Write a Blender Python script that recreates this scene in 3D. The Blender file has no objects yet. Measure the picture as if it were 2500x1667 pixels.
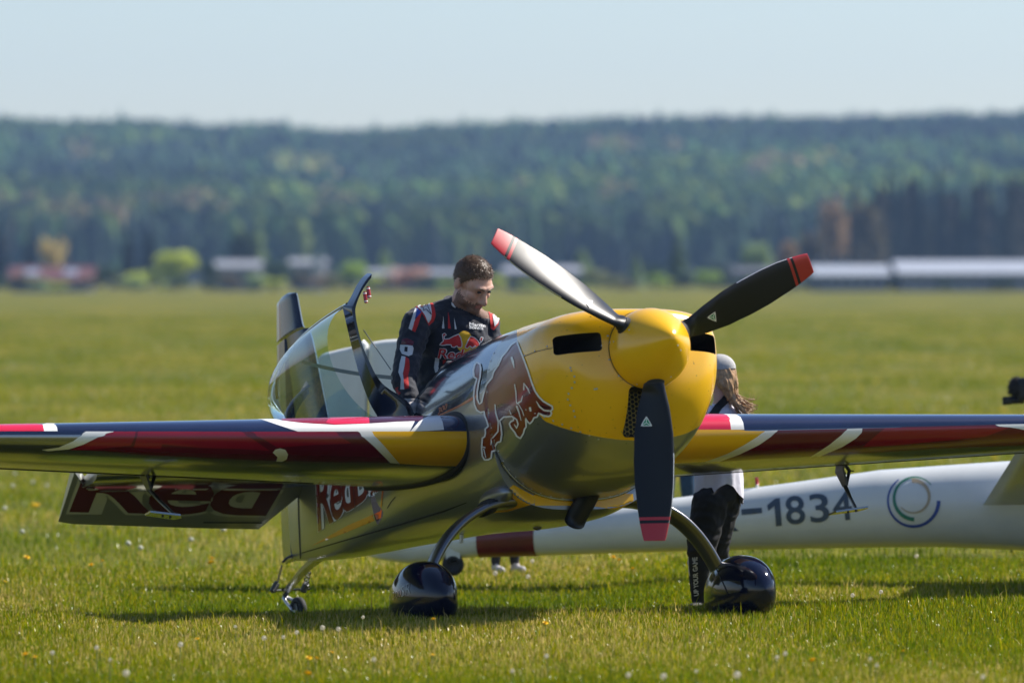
import bpy, bmesh, math, random
import numpy as np
from mathutils import Vector, Matrix, Quaternion
from mathutils.bvhtree import BVHTree
from mathutils.geometry import delaunay_2d_cdt
from mathutils import noise as mnoise

R = math.radians
random.seed(7)
rng = np.random.default_rng(7)
scn = bpy.context.scene
col = scn.collection

# ------------------------------------------------------------------ camera
FPX, EYE = 14400.0, 1.725            # focal length in photo pixels (2500 wide), eye height
TILT = math.atan((833.5 - 672.0) / FPX)
cam_d = bpy.data.cameras.new('camera')
cam = bpy.data.objects.new('camera', cam_d)
col.objects.link(cam)
cam_d.sensor_width = 36.0
cam_d.lens = FPX / 2500.0 * 36.0
cam_d.clip_start, cam_d.clip_end = 0.5, 9000.0
cam.location = (0, 0, EYE)
cam.rotation_euler = (math.pi / 2 - TILT, 0, 0)
cam_d.dof.use_dof = True
cam_d.dof.focus_distance = 31.3
cam_d.dof.aperture_fstop = 2.5
cam_d.dof.aperture_blades = 9
scn.camera = cam

# ------------------------------------------------------------------ sky and sun
SUN_AZ, SUN_EL = R(66), R(47)        # azimuth from straight ahead towards the right
world = bpy.data.worlds.new('World')
scn.world = world
world.use_nodes = True
wn = world.node_tree
wn.nodes.clear()
sky = wn.nodes.new('ShaderNodeTexSky')
sky.sky_type = 'NISHITA'
sky.sun_disc = False
sky.sun_elevation = SUN_EL
sky.sun_rotation = SUN_AZ
sky.altitude = 300
sky.air_density = 1.0
sky.dust_density = 0.6
sky.ozone_density = 3.0
bg = wn.nodes.new('ShaderNodeBackground')
bg.inputs['Strength'].default_value = 0.086
wo = wn.nodes.new('ShaderNodeOutputWorld')
tint = wn.nodes.new('ShaderNodeMix'); tint.data_type = 'RGBA'; tint.blend_type = 'MULTIPLY'
tint.inputs['Factor'].default_value = 1.0; tint.inputs['B'].default_value = (1.0, 0.985, 1.02, 1)
wn.links.new(sky.outputs[0], tint.inputs['A'])
wn.links.new(tint.outputs['Result'], bg.inputs[0])
wn.links.new(bg.outputs[0], wo.inputs[0])

sun_d = bpy.data.lights.new('sun', 'SUN')
sun = bpy.data.objects.new('sun', sun_d)
col.objects.link(sun)
sun_d.energy = 5.0
sun_d.angle = R(0.53)
sun_d.color = (1.0, 0.95, 0.87)
S = Vector((math.sin(SUN_AZ) * math.cos(SUN_EL), math.cos(SUN_AZ) * math.cos(SUN_EL), math.sin(SUN_EL)))
sun.rotation_euler = S.to_track_quat('Z', 'Y').to_euler()
sun.location = S * 60

scn.view_settings.view_transform = 'Standard'
scn.view_settings.look = 'None'
scn.view_settings.exposure = 0.68
scn.view_settings.gamma = 1.0
scn.view_settings.use_curve_mapping = False
scn.render.engine = 'CYCLES'
cy = scn.cycles
cy.use_denoising = True
try:
    cy.denoiser = 'OPENIMAGEDENOISE'
    cy.denoising_input_passes = 'RGB_ALBEDO_NORMAL'
except Exception:
    pass
cy.max_bounces = 8
cy.diffuse_bounces = 3
cy.glossy_bounces = 4
cy.transmission_bounces = 6
cy.transparent_max_bounces = 12
cy.volume_bounces = 0
cy.sample_clamp_indirect = 6.0
cy.caustics_reflective = False
cy.caustics_refractive = False

# ------------------------------------------------------------------ helpers
def tag(o, label=None, cat=None, group=None, kind=None):
    if label: o['label'] = label
    if cat: o['category'] = cat
    if group: o['group'] = group
    if kind: o['kind'] = kind
    return o

def empty(name, loc=(0, 0, 0), rz=0.0):
    o = bpy.data.objects.new(name, None)
    o.empty_display_size = 0.3
    col.objects.link(o)
    o.location = loc
    o.rotation_euler = (0, 0, rz)
    return o

def link(name, me, parent=None, mats=None, smooth=True):
    o = bpy.data.objects.new(name, me)
    col.objects.link(o)
    if parent is not None:
        o.parent = parent
    if mats is not None:
        for m in (mats if isinstance(mats, (list, tuple)) else [mats]):
            me.materials.append(m)
    if smooth and len(me.polygons):
        me.polygons.foreach_set('use_smooth', np.ones(len(me.polygons), bool))
    return o

def mesh(name, verts, faces, parent=None, mats=None, smooth=True, mi=None):
    me = bpy.data.meshes.new(name)
    me.from_pydata([tuple(v) for v in verts], [], [tuple(f) for f in faces])
    if mi is not None:
        me.polygons.foreach_set('material_index', np.asarray(mi, np.int32))
    o = link(name, me, parent, mats, smooth)
    me.update()
    return o

def from_bm(name, bm, parent=None, mats=None, smooth=True):
    me = bpy.data.meshes.new(name)
    bm.to_mesh(me)
    bm.free()
    return link(name, me, parent, mats, smooth)

def sharp(o, ang=35):
    """mark hard edges so smooth shading keeps creases"""
    me = o.data
    bm = bmesh.new(); bm.from_mesh(me)
    lim = R(ang)
    for e in bm.edges:
        if len(e.link_faces) == 2:
            e.smooth = e.calc_face_angle(0) < lim
    bm.to_mesh(me); bm.free()
    return o

def grid_faces(n, m, wrap_n=False, wrap_m=False):
    f = []
    for i in range(n if wrap_n else n - 1):
        for j in range(m if wrap_m else m - 1):
            a, b = i * m + j, ((i + 1) % n) * m + j
            c, d = ((i + 1) % n) * m + (j + 1) % m, i * m + (j + 1) % m
            f.append((a, b, c, d))
    return f

def catmull(pts, n):
    P = [np.array(p, float) for p in pts]
    P = [2 * P[0] - P[1]] + P + [2 * P[-1] - P[-2]]
    out = []
    segs = len(P) - 3
    for k in range(n):
        t = k / (n - 1) * segs
        i = min(int(t), segs - 1); t -= i
        p0, p1, p2, p3 = P[i:i + 4]
        out.append(0.5 * ((2 * p1) + (-p0 + p2) * t + (2 * p0 - 5 * p1 + 4 * p2 - p3) * t * t + (-p0 + 3 * p1 - 3 * p2 + p3) * t ** 3))
    return out

def tube_geo(path, rad, seg=10, cap=True, flat=None):
    """path: list of points; rad: number or list; flat: optional (dir, factor) squashing the section"""
    P = [np.array(p, float) for p in path]
    n = len(P)
    rads = [rad] * n if np.isscalar(rad) else list(rad)
    verts, faces = [], []
    ref = np.array([0.0, 0.0, 1.0])
    t0 = P[1] - P[0]
    if abs(t0 @ ref) > 0.9 * np.linalg.norm(t0): ref = np.array([1.0, 0.0, 0.0])
    for i in range(n):
        t = P[min(i + 1, n - 1)] - P[max(i - 1, 0)]
        t = t / (np.linalg.norm(t) + 1e-12)
        u = ref - t * (ref @ t); u /= (np.linalg.norm(u) + 1e-12)
        v = np.cross(t, u); ref = u
        for k in range(seg):
            an = 2 * math.pi * k / seg
            verts.append(P[i] + rads[i] * (math.cos(an) * u + math.sin(an) * v))
    faces += [(a, d, c, b) for (a, b, c, d) in grid_faces(n, seg, wrap_m=True)]
    if cap:
        faces.append(tuple(range(seg)))
        faces.append(tuple(reversed(range((n - 1) * seg, n * seg))))
    return verts, faces

def tube(name, path, rad, parent=None, mats=None, seg=10, cap=True):
    v, f = tube_geo(path, rad, seg, cap)
    return mesh(name, v, f, parent, mats)

def join_geo(*geos):
    V, F = [], []
    for v, f in geos:
        o = len(V)
        V += [tuple(p) for p in v]
        F += [tuple(i + o for i in q) for q in f]
    return V, F

def box_geo(c, s):
    x, y, z = c; a, b, d = s[0] / 2, s[1] / 2, s[2] / 2
    v = [(x + i * a, y + j * b, z + k * d) for k in (-1, 1) for j in (-1, 1) for i in (-1, 1)]
    return v, [(0, 2, 3, 1), (4, 5, 7, 6), (0, 1, 5, 4), (2, 6, 7, 3), (0, 4, 6, 2), (1, 3, 7, 5)]

def bevel_box(name, c, s, parent, mats, bev=0.01, seg=2):
    v, f = box_geo(c, s)
    bm = bmesh.new()
    vs = [bm.verts.new(p) for p in v]
    for q in f: bm.faces.new([vs[i] for i in q])
    bmesh.ops.bevel(bm, geom=bm.edges[:], offset=bev, segments=seg, profile=0.5, affect='EDGES')
    return from_bm(name, bm, parent, mats)

def ell_geo(c, r, nu=16, nv=10, rot=None):
    v, f = [], []
    for j in range(nv + 1):
        th = math.pi * j / nv
        for i in range(nu):
            ph = 2 * math.pi * i / nu
            p = np.array([r[0] * math.sin(th) * math.cos(ph), r[1] * math.sin(th) * math.sin(ph), r[2] * math.cos(th)])
            if rot is not None: p = np.array(rot @ Vector(p))
            v.append(np.array(c) + p)
    f = [(a, b, c2, d) for (a, b, c2, d) in grid_faces(nv + 1, nu, wrap_m=True)]
    return v, f

# ------------------------------------------------------------------ materials
def mat(name, c, rough=0.5, metal=0.0, coat=0.0, var=0.0, vs=8.0, bump=0.0, bs=150.0, spec=0.5, rvar=0.0, c2=None, sheen=0.0, sss=0.0):
    m = bpy.data.materials.new(name)
    m.use_nodes = True
    nt = m.node_tree
    b = nt.nodes['Principled BSDF']
    b.inputs['Base Color'].default_value = (*c, 1)
    b.inputs['Roughness'].default_value = rough
    b.inputs['Metallic'].default_value = metal
    b.inputs['Specular IOR Level'].default_value = spec
    b.inputs['Coat Weight'].default_value = coat
    b.inputs['Coat Roughness'].default_value = 0.04
    if sheen: b.inputs['Sheen Weight'].default_value = sheen
    if sss:
        b.inputs['Subsurface Weight'].default_value = sss
        b.inputs['Subsurface Radius'].default_value = (0.012, 0.005, 0.003)
    if var or rvar or bump:
        tc = nt.nodes.new('ShaderNodeTexCoord')
    if var or rvar:
        nz = nt.nodes.new('ShaderNodeTexNoise')
        nz.inputs['Scale'].default_value = vs
        nz.inputs['Detail'].default_value = 6
        nz.inputs['Roughness'].default_value = 0.65
        nt.links.new(tc.outputs['Object'], nz.inputs['Vector'])
    if var:
        mx = nt.nodes.new('ShaderNodeMix'); mx.data_type = 'RGBA'
        d = c2 if c2 is not None else tuple(x * (1 - var) for x in c)
        l = c if c2 is not None else tuple(min(1, x * (1 + var)) for x in c)
        mx.inputs['A'].default_value = (*d, 1)
        mx.inputs['B'].default_value = (*l, 1)
        rp = nt.nodes.new('ShaderNodeMapRange')
        rp.inputs['From Min'].default_value = 0.3; rp.inputs['From Max'].default_value = 0.7
        nt.links.new(nz.outputs['Fac'], rp.inputs['Value'])
        nt.links.new(rp.outputs[0], mx.inputs['Factor'])
        nt.links.new(mx.outputs['Result'], b.inputs['Base Color'])
    if rvar:
        rp2 = nt.nodes.new('ShaderNodeMapRange')
        rp2.inputs['To Min'].default_value = max(0.0, rough - rvar); rp2.inputs['To Max'].default_value = rough + rvar
        nt.links.new(nz.outputs['Fac'], rp2.inputs['Value'])
        nt.links.new(rp2.outputs[0], b.inputs['Roughness'])
    if bump:
        nb = nt.nodes.new('ShaderNodeTexNoise')
        nb.inputs['Scale'].default_value = bs
        nb.inputs['Detail'].default_value = 4
        nt.links.new(tc.outputs['Object'], nb.inputs['Vector'])
        bp = nt.nodes.new('ShaderNodeBump')
        bp.inputs['Strength'].default_value = bump
        bp.inputs['Distance'].default_value = 0.01
        nt.links.new(nb.outputs['Fac'], bp.inputs['Height'])
        nt.links.new(bp.outputs[0], b.inputs['Normal'])
    return m

def attr_mat(name, attr, c_in, c_out, rough=(0.2, 0.2), metal=(0, 0), coat=1.0, rvar=0.03):
    """two paints split along a smooth line stored as a signed distance on the vertices"""
    m = mat(name, c_out, 0.2, 0, coat, bump=0.012, bs=6)
    nt = m.node_tree; b = nt.nodes['Principled BSDF']
    at = nt.nodes.new('ShaderNodeAttribute'); at.attribute_name = attr
    st = nt.nodes.new('ShaderNodeMapRange')
    st.inputs['From Min'].default_value = -0.4; st.inputs['From Max'].default_value = 0.4
    nt.links.new(at.outputs['Fac'], st.inputs['Value'])
    mx = nt.nodes.new('ShaderNodeMix'); mx.data_type = 'RGBA'
    mx.inputs['A'].default_value = (*c_out, 1); mx.inputs['B'].default_value = (*c_in, 1)
    nt.links.new(st.outputs[0], mx.inputs['Factor'])
    nt.links.new(mx.outputs['Result'], b.inputs['Base Color'])
    tc2 = nt.nodes.new('ShaderNodeTexCoord'); sn = nt.nodes.new('ShaderNodeTexNoise'); sn.inputs['Scale'].default_value = 55; sn.inputs['Detail'].default_value = 2
    nt.links.new(tc2.outputs['Object'], sn.inputs['Vector'])
    sr = nt.nodes.new('ShaderNodeMapRange'); sr.inputs['From Min'].default_value = .70; sr.inputs['From Max'].default_value = .74; sr.inputs['To Min'].default_value = 1.0; sr.inputs['To Max'].default_value = .35
    nt.links.new(sn.outputs['Fac'], sr.inputs['Value'])
    sm = nt.nodes.new('ShaderNodeMix'); sm.data_type = 'RGBA'; sm.blend_type = 'MULTIPLY'; sm.inputs['Factor'].default_value = 1
    nt.links.new(mx.outputs['Result'], sm.inputs['A']); nt.links.new(sr.outputs[0], sm.inputs['B']); nt.links.new(sm.outputs['Result'], b.inputs['Base Color'])   # flies and grit
    for key, (o, i) in (('Roughness', rough), ('Metallic', metal)):
        mr = nt.nodes.new('ShaderNodeMapRange')
        mr.inputs['To Min'].default_value = o; mr.inputs['To Max'].default_value = i
        nt.links.new(st.outputs[0], mr.inputs['Value'])
        nt.links.new(mr.outputs[0], b.inputs[key])
    return m

SILVER = (0.28, 0.29, 0.30)
M = {}
M['silver'] = mat('silver_paint', SILVER, 0.22, 0.85, 0.3, rvar=0.05, vs=3, bump=0.015, bs=5)
M['navy'] = mat('navy_paint', (0.007, 0.015, 0.055), 0.16, 0.0, 0.8, var=0.15, vs=2, bump=0.01, bs=5)
M['finnavy'] = mat('fin_navy', (0.006, 0.011, 0.035), 0.2, 0.0, 0.25, spec=0.3)
M['white'] = mat('white_paint', (0.78, 0.78, 0.76), 0.3, 0, 0.2, var=0.03, vs=4)
M['yellow'] = mat('yellow_paint', (0.86, 0.46, 0.003), 0.26, 0, 0.35, var=0.05, vs=3)
M['red'] = mat('crimson_paint', (0.26, 0.004, 0.020), 0.26, 0.0, 0.15, var=0.12, vs=2)
M['darkred'] = mat('dark_crimson_paint', (0.11, 0.003, 0.013), 0.26, 0.0, 0.15, var=0.15, vs=2)
M['maroon'] = mat('plum_paint', (0.055, 0.006, 0.022), 0.26, 0.0, 0.2)
M['pink'] = mat('bright_crimson_paint', (0.60, 0.008, 0.05), 0.26, 0.0, 0.3)
M['bullred'] = mat('emblem_red', (0.17, 0.006, 0.007), 0.28, 0.0, 0.2, var=0.2, vs=6)
M['orange'] = mat('orange_paint', (0.62, 0.13, 0.015), 0.3, 0, 0.8)
M['black'] = mat('gloss_black', (0.006, 0.006, 0.008), 0.12, 0, 1.0)
M['blackblue'] = mat('gloss_blue_black', (0.003, 0.005, 0.020), 0.10, 0.0, 0.25, spec=0.35)
M['satin'] = mat('satin_black', (0.006, 0.007, 0.010), 0.37, 0, 0.0, rvar=0.05, vs=14, spec=0.30)
M['rubber'] = mat('rubber', (0.018, 0.018, 0.018), 0.75, 0, 0, bump=0.1, bs=90)
M['steel'] = mat('brushed_steel', (0.58, 0.58, 0.60), 0.40, 1.0, 0, rvar=0.08, vs=25)
M['darksteel'] = mat('dark_steel', (0.10, 0.10, 0.10), 0.4, 0.9, 0, rvar=0.1, vs=30)
M['void'] = mat('duct_black', (0.008, 0.008, 0.008), 0.8)
M['propred'] = mat('propeller_tip_red', (0.42, 0.012, 0.016), 0.3, 0, 0.3)
M['green'] = mat('badge_green', (0.01, 0.30, 0.12), 0.35, 0, 0.4)
M['strap'] = mat('webbing', (0.30, 0.29, 0.26), 0.85, 0, 0, bump=0.15, bs=300)
M['tan'] = mat('cockpit_grey', (0.05, 0.05, 0.055), 0.7)

# ------------------------------------------------------------------ photo calibration (2500 x 1667 pixel grid -> the aeroplane's own axes)
CAMP = np.array([0, 0, EYE])
FW = np.array([0, math.cos(TILT), -math.sin(TILT)])
UPV = np.array([0, math.sin(TILT), math.cos(TILT)])
RT = np.array([1.0, 0, 0])
def ray_dir(x, y):
    v = FW + RT * (x - 1250) / FPX + UPV * (833.5 - y) / FPX
    return v / np.linalg.norm(v)
def at_depth(x, y, d):
    v = ray_dir(x, y)
    return CAMP + v * d / v[1]
def proj(P):
    P = np.asarray(P, float) - CAMP
    d = P @ FW
    return np.stack([1250 + FPX * (P @ RT) / d, 833.5 - FPX * (P @ UPV) / d], -1)
YAW, PITCH = R(21), R(11.5)
BF = np.array([math.sin(YAW) * math.cos(PITCH), -math.cos(YAW) * math.cos(PITCH), math.sin(PITCH)])
BLF = np.array([math.cos(YAW), math.sin(YAW), 0])
BU = np.cross(BF, BLF)
HUB = at_depth(1582, 852, 29.6)
A0, U0 = 1.2, 1.20                      # the aeroplane's base point: 1.2 m behind the hub, 1.2 m below the thrust line
BASE = HUB - A0 * BF - U0 * BU
def loc(a, l, u):                       # a: metres behind the propeller, l: to the aeroplane's left, u: above the thrust line
    return np.array([-(a - A0), l, u + U0])
def to_world(p):
    p = np.asarray(p, float)
    return BASE + p[..., 0:1] * BF + p[..., 1:2] * BLF + p[..., 2:3] * BU
FRAME = {'o': BASE, 'ax': np.array([BF, BLF, BU])}      # axes in which paint is laid: first the aeroplane's, later each person's
def set_frame(o, ax=None):
    FRAME['o'] = np.array(o, float); FRAME['ax'] = np.eye(3) if ax is None else ax
def lray(x, y):
    return FRAME['ax'] @ (CAMP - FRAME['o']), FRAME['ax'] @ ray_dir(x, y)
def unp(x, y, a=None, l=None, u=None):
    o, v = lray(x, y)
    i, val = (0, -(a - A0)) if a is not None else (1, l) if l is not None else (2, u + U0)
    return o + v * (val - o[i]) / v[i]

def smooth01(x):
    x = np.clip(x, 0, 1); return x * x * (3 - 2 * x)
def gz(x, y):
    """height of the field"""
    x = np.asarray(x, float); y = np.asarray(y, float)
    yy = y - 0.3 * (x - 0.35) * np.clip((60 - y) / 25, 0, 1)
    drop = 0.235 * (1 - 0.35 * smooth01((x - 0.2) / 1.0))
    z = -0.045 - drop * smooth01((yy - 30.7) / 3.4) + 0.07 * smooth01((yy - 36) / 4)
    z = z + 0.075 * np.exp(-((y - 29.5) / 0.8) ** 2) * smooth01((-1.75 - x) / 0.6)
    z = z - 0.16 * np.clip((y - 45) / 650, 0, 1.2)
    z = z + 0.012 * np.sin(x * 1.9 + y * 0.7) + 0.010 * np.sin(x * 0.8 - y * 1.3 + 2)
    z = z + 0.03 * np.sin(y * 0.21 + x * 0.05) * smooth01((y - 38) / 12)
    return z
# ------------------------------------------------------------------ paint shapes laid on real surfaces
def shape_from_loops(loops, step=6.0):
    P, Ed = [], []
    for lp in loops:
        lp = [np.array(p, float) for p in lp]
        dense = []
        for i, p in enumerate(lp):
            q = lp[(i + 1) % len(lp)]
            n = max(1, int(math.ceil(np.linalg.norm(q - p) / step)))
            dense += [p + (q - p) * k / n for k in range(n)]
        o = len(P)
        P += dense
        Ed += [(o + i, o + (i + 1) % len(dense)) for i in range(len(dense))]
    return np.array(P), Ed

def even_odd(q, P, Ed):
    a = P[[e[0] for e in Ed]]; b = P[[e[1] for e in Ed]]
    x, y = q[:, 0][:, None], q[:, 1][:, None]
    cond = (a[:, 1] > y) != (b[:, 1] > y)
    with np.errstate(divide='ignore', invalid='ignore'):
        xi = a[:, 0] + (y - a[:, 1]) / (b[:, 1] - a[:, 1]) * (b[:, 0] - a[:, 0])
    return ((cond & (x < xi)).sum(1) % 2) == 1

def triangulate(P, Ed, gx, gy):
    lo, hi = P.min(0), P.max(0)
    xs = np.arange(lo[0] + gx * 0.5, hi[0], gx); ys = np.arange(lo[1] + gy * 0.5, hi[1], gy)
    G = np.array([(x, y) for x in xs for y in ys]).reshape(-1, 2)
    if len(G):
        G = G[even_odd(G, P, Ed)]
    allp = np.vstack([P, G]) if len(G) else P
    v, e, f, *_ = delaunay_2d_cdt([Vector(p) for p in allp], Ed, [], 0, 1e-4)
    V = np.array([(p.x, p.y) for p in v])
    Fc = np.array([t for t in f if len(t) == 3])
    keep = even_odd(V[Fc].mean(1), P, Ed)
    return V, Fc[keep]

def bvh_of(objs):
    V, F = [], []
    for o in objs:
        n = len(V)
        V += [tuple(v.co) for v in o.data.vertices]
        F += [tuple(i + n for i in p.vertices) for p in o.data.polygons]
    return BVHTree.FromPolygons(V, F)

def lay(V, F, bvh, off, maxd=0.12):
    out, ok, dep = [], [], []
    for x, y in V:
        o, v = lray(x, y)
        h, n, i, d = bvh.ray_cast(Vector(o), Vector(v))
        if h is None:
            out.append(Vector((0, 0, 0))); ok.append(False); dep.append(0)
        else:
            if n.dot(Vector(v)) > 0: n = -n
            out.append(h + n * off); ok.append(True); dep.append(d)
    F2 = []
    for t in F:
        if all(ok[i] for i in t):
            ds = [dep[i] for i in t]
            if max(ds) - min(ds) < maxd: F2.append(tuple(int(i) for i in t))
    return out, F2

def orient(verts, faces):
    res = []
    cl = Vector(FRAME['ax'] @ (CAMP - FRAME['o']))
    for f in faces:
        a, b, c = (Vector(verts[i]) for i in f[:3])
        n = (b - a).cross(c - a)
        res.append(f if n.dot(cl - a) > 0 else tuple(reversed(f)))
    return res

def finish_decal(name, verts, faces, m, parent, mirror, label=None):
    faces = orient(verts, faces)
    used = sorted({i for f in faces for i in f})
    if not used: return None
    mp = {i: k for k, i in enumerate(used)}
    verts = [verts[i] for i in used]; faces = [tuple(mp[i] for i in f) for f in faces]
    o = mesh(name, verts, faces, parent, m)
    if label: o['label'] = label
    if mirror:
        mo = mesh(name, [(v[0], -v[1], v[2]) for v in verts], [tuple(reversed(f)) for f in faces], parent, m)
        if label: mo['label'] = label
    return o

def decal(name, loops, bvh, m, parent, off=0.0016, gx=7, gy=7, mirror=False, step=6.0, label=None):
    P, Ed = shape_from_loops(loops, step)
    V, F = triangulate(P, Ed, gx, gy)
    v3, f3 = lay(V, F, bvh, off)
    return finish_decal(name, v3, f3, m, parent, mirror, label)

def ribbons(name, paths, bvh, m, parent, off=0.003, mirror=False, closed=False, label=None, step=3.5):
    """paths: list of (points, width or widths)"""
    V, F = [], []
    for pts, wd, *cl in paths:
        isc = cl[0] if cl else closed
        P = [np.array(p, float) for p in pts]
        if isc: P = P + [P[0]]
        w0 = [wd] * len(P) if np.isscalar(wd) else (list(wd) + [wd[0]] if isc else list(wd))
        D, W = [], []
        for i in range(len(P) - 1):
            n = max(1, int(np.linalg.norm(P[i + 1] - P[i]) / step))
            for k in range(n):
                t = k / n
                D.append(P[i] * (1 - t) + P[i + 1] * t); W.append(w0[i] * (1 - t) + w0[i + 1] * t)
        if not isc: D.append(P[-1]); W.append(w0[-1])
        n = len(D); base = len(V)
        for i in range(n):
            if isc: t = D[(i + 1) % n] - D[i - 1]
            else: t = D[min(i + 1, n - 1)] - D[max(i - 1, 0)]
            t = t / (np.linalg.norm(t) + 1e-9); nn = np.array([-t[1], t[0]])
            V += [D[i] - nn * W[i] / 2, D[i], D[i] + nn * W[i] / 2]
        for i in range(n if isc else n - 1):
            j = (i + 1) % n
            for k in (0, 1):
                a, b, c, d = base + 3 * i + k, base + 3 * j + k, base + 3 * j + k + 1, base + 3 * i + k + 1
                F += [(a, b, c), (a, c, d)]
    v3, f3 = lay(V, F, bvh, off)
    return finish_decal(name, v3, f3, m, parent, mirror, label)

def text_shape(s, bold=0.0, shear=0.0, spacing=1.0):
    cu = bpy.data.curves.new('lettering_tmp', 'FONT')
    cu.body = s; cu.size = 1.0; cu.shear = shear; cu.offset = bold; cu.space_character = spacing
    cu.resolution_u = 4
    o = bpy.data.objects.new('lettering_tmp', cu); col.objects.link(o)
    dg = bpy.context.evaluated_depsgraph_get()
    me = bpy.data.meshes.new_from_object(o.evaluated_get(dg))
    bm = bmesh.new(); bm.from_mesh(me)
    bmesh.ops.remove_doubles(bm, verts=bm.verts, dist=1e-5)
    ed = [e for e in bm.edges if len(e.link_faces) == 1]
    vs = sorted({v.index for e in ed for v in e.verts}); mp = {i: k for k, i in enumerate(vs)}
    bm.verts.ensure_lookup_table()
    P = np.array([(bm.verts[i].co.x, bm.verts[i].co.y) for i in vs])
    E_ = [(mp[e.verts[0].index], mp[e.verts[1].index]) for e in ed]
    bm.free(); bpy.data.objects.remove(o); bpy.data.curves.remove(cu); bpy.data.meshes.remove(me)
    lo, hi = P.min(0), P.max(0)
    P = (P - lo) / (hi - lo)
    return P, E_

def quad_map(P, quad):
    bl, br, tr, tl = [np.array(q, float) for q in quad]
    x, y = P[:, 0:1], P[:, 1:2]
    return bl * (1 - x) * (1 - y) + br * x * (1 - y) + tr * x * y + tl * (1 - x) * y

def densify(P, Ed, step):
    P2 = [p for p in P]; E2 = []
    for a, b in Ed:
        n = max(1, int(math.ceil(np.linalg.norm(P[b] - P[a]) / step)))
        prev = a
        for k in range(1, n):
            P2.append(P[a] + (P[b] - P[a]) * k / n); E2.append((prev, len(P2) - 1)); prev = len(P2) - 1
        E2.append((prev, b))
    return np.array(P2), E2

def text_decal(name, s, quad, bvh, m, parent, off=0.003, bold=0.0, shear=0.0, g=7, mirror=False, label=None, spacing=1.0):
    P, Ed = text_shape(s, bold, shear, spacing)
    P = quad_map(P, quad)
    P, Ed = densify(P, Ed, g)
    V, F = triangulate(P, Ed, g, g)
    v3, f3 = lay(V, F, bvh, off)
    return finish_decal(name, v3, f3, m, parent, mirror, label)

def apply_boolean(o, cutter, op='DIFFERENCE'):
    md = o.modifiers.new('cut', 'BOOLEAN')
    md.operation = op; md.object = cutter; md.solver = 'EXACT'
    dg = bpy.context.evaluated_depsgraph_get()
    me = bpy.data.meshes.new_from_object(o.evaluated_get(dg), preserve_all_data_layers=True, depsgraph=dg)
    o.modifiers.clear()
    old = o.data; o.data = me
    bpy.data.meshes.remove(old)
    cm = cutter.data
    bpy.data.objects.remove(cutter); bpy.data.meshes.remove(cm)
    return o

# ------------------------------------------------------------------ the aeroplane
plane = empty('aerobatic_airplane')
tag(plane, 'yellow, silver and navy aerobatic propeller airplane parked with its canopy open', 'airplane')
plane.matrix_world = Matrix(((BF[0], BLF[0], BU[0], BASE[0]), (BF[1], BLF[1], BU[1], BASE[1]), (BF[2], BLF[2], BU[2], BASE[2]), (0, 0, 0, 1)))

def interp_stations(st, n):
    st = np.array(st, float); s = st[:, 0]
    aa = np.linspace(0, 1, n)
    # denser where the stations are denser
    t = np.interp(aa, np.linspace(0, 1, len(s)), s)
    out = [t]
    for k in range(1, st.shape[1]):
        # monotone-ish cubic through the stations
        y = st[:, k]; d = np.gradient(y, s)
        i = np.clip(np.searchsorted(s, t, 'right') - 1, 0, len(s) - 2)
        h = s[i + 1] - s[i]; x = (t - s[i]) / h
        out.append((2 * x**3 - 3 * x**2 + 1) * y[i] + (x**3 - 2 * x**2 + x) * h * d[i] + (-2 * x**3 + 3 * x**2) * y[i + 1] + (x**3 - x**2) * h * d[i + 1])
    return np.array(out).T

def loft_body(name, st, nl, ns, parent, mats):
    rows = interp_stations(st, nl)
    V = []
    for a, w, t, b, cz, nt_, nb in rows:
        for k in range(ns):
            ph = 2 * math.pi * k / ns
            c, s = math.cos(ph), math.sin(ph)
            n = nt_ if s >= 0 else nb
            l = w * math.copysign(abs(c) ** (2 / n), c)
            u = cz + (t - cz if s >= 0 else cz - b) * math.copysign(abs(s) ** (2 / n), s)
            V.append(loc(a, l, u))
    F = grid_faces(nl, ns, wrap_m=True)
    F += [tuple(reversed(range(ns))), tuple(range((nl - 1) * ns, nl * ns))]
    o = mesh(name, V, F, parent, mats)
    bm = bmesh.new(); bm.from_mesh(o.data); bmesh.ops.recalc_face_normals(bm, faces=bm.faces[:]); bm.to_mesh(o.data); bm.free()
    return o

def px_distance_attr(o, attr, loops):
    """signed distance, in photo pixels on the visible side, to a paint boundary; the far side mirrors it"""
    n = len(o.data.vertices)
    co = np.empty(n * 3); o.data.vertices.foreach_get('co', co); co = co.reshape(-1, 3)
    co[:, 1] = -np.abs(co[:, 1])
    q = proj(to_world(co))
    P, Ed = shape_from_loops(loops, 4.0)
    ins = even_odd(q, P, Ed)
    a = P[[e[0] for e in Ed]]; b = P[[e[1] for e in Ed]]; ab = b - a; L2 = (ab**2).sum(1) + 1e-9
    d = np.empty(n)
    for s in range(0, n, 2000):
        qq = q[s:s + 2000, None, :]
        t = np.clip(((qq - a) * ab).sum(2) / L2, 0, 1)
        d[s:s + 2000] = np.sqrt((((a + t[..., None] * ab) - qq) ** 2).sum(2)).min(1)
    at = o.data.attributes.new(attr, 'FLOAT', 'POINT')
    at.data.foreach_set('value', np.where(ins, d, -d).astype(np.float32))

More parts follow.
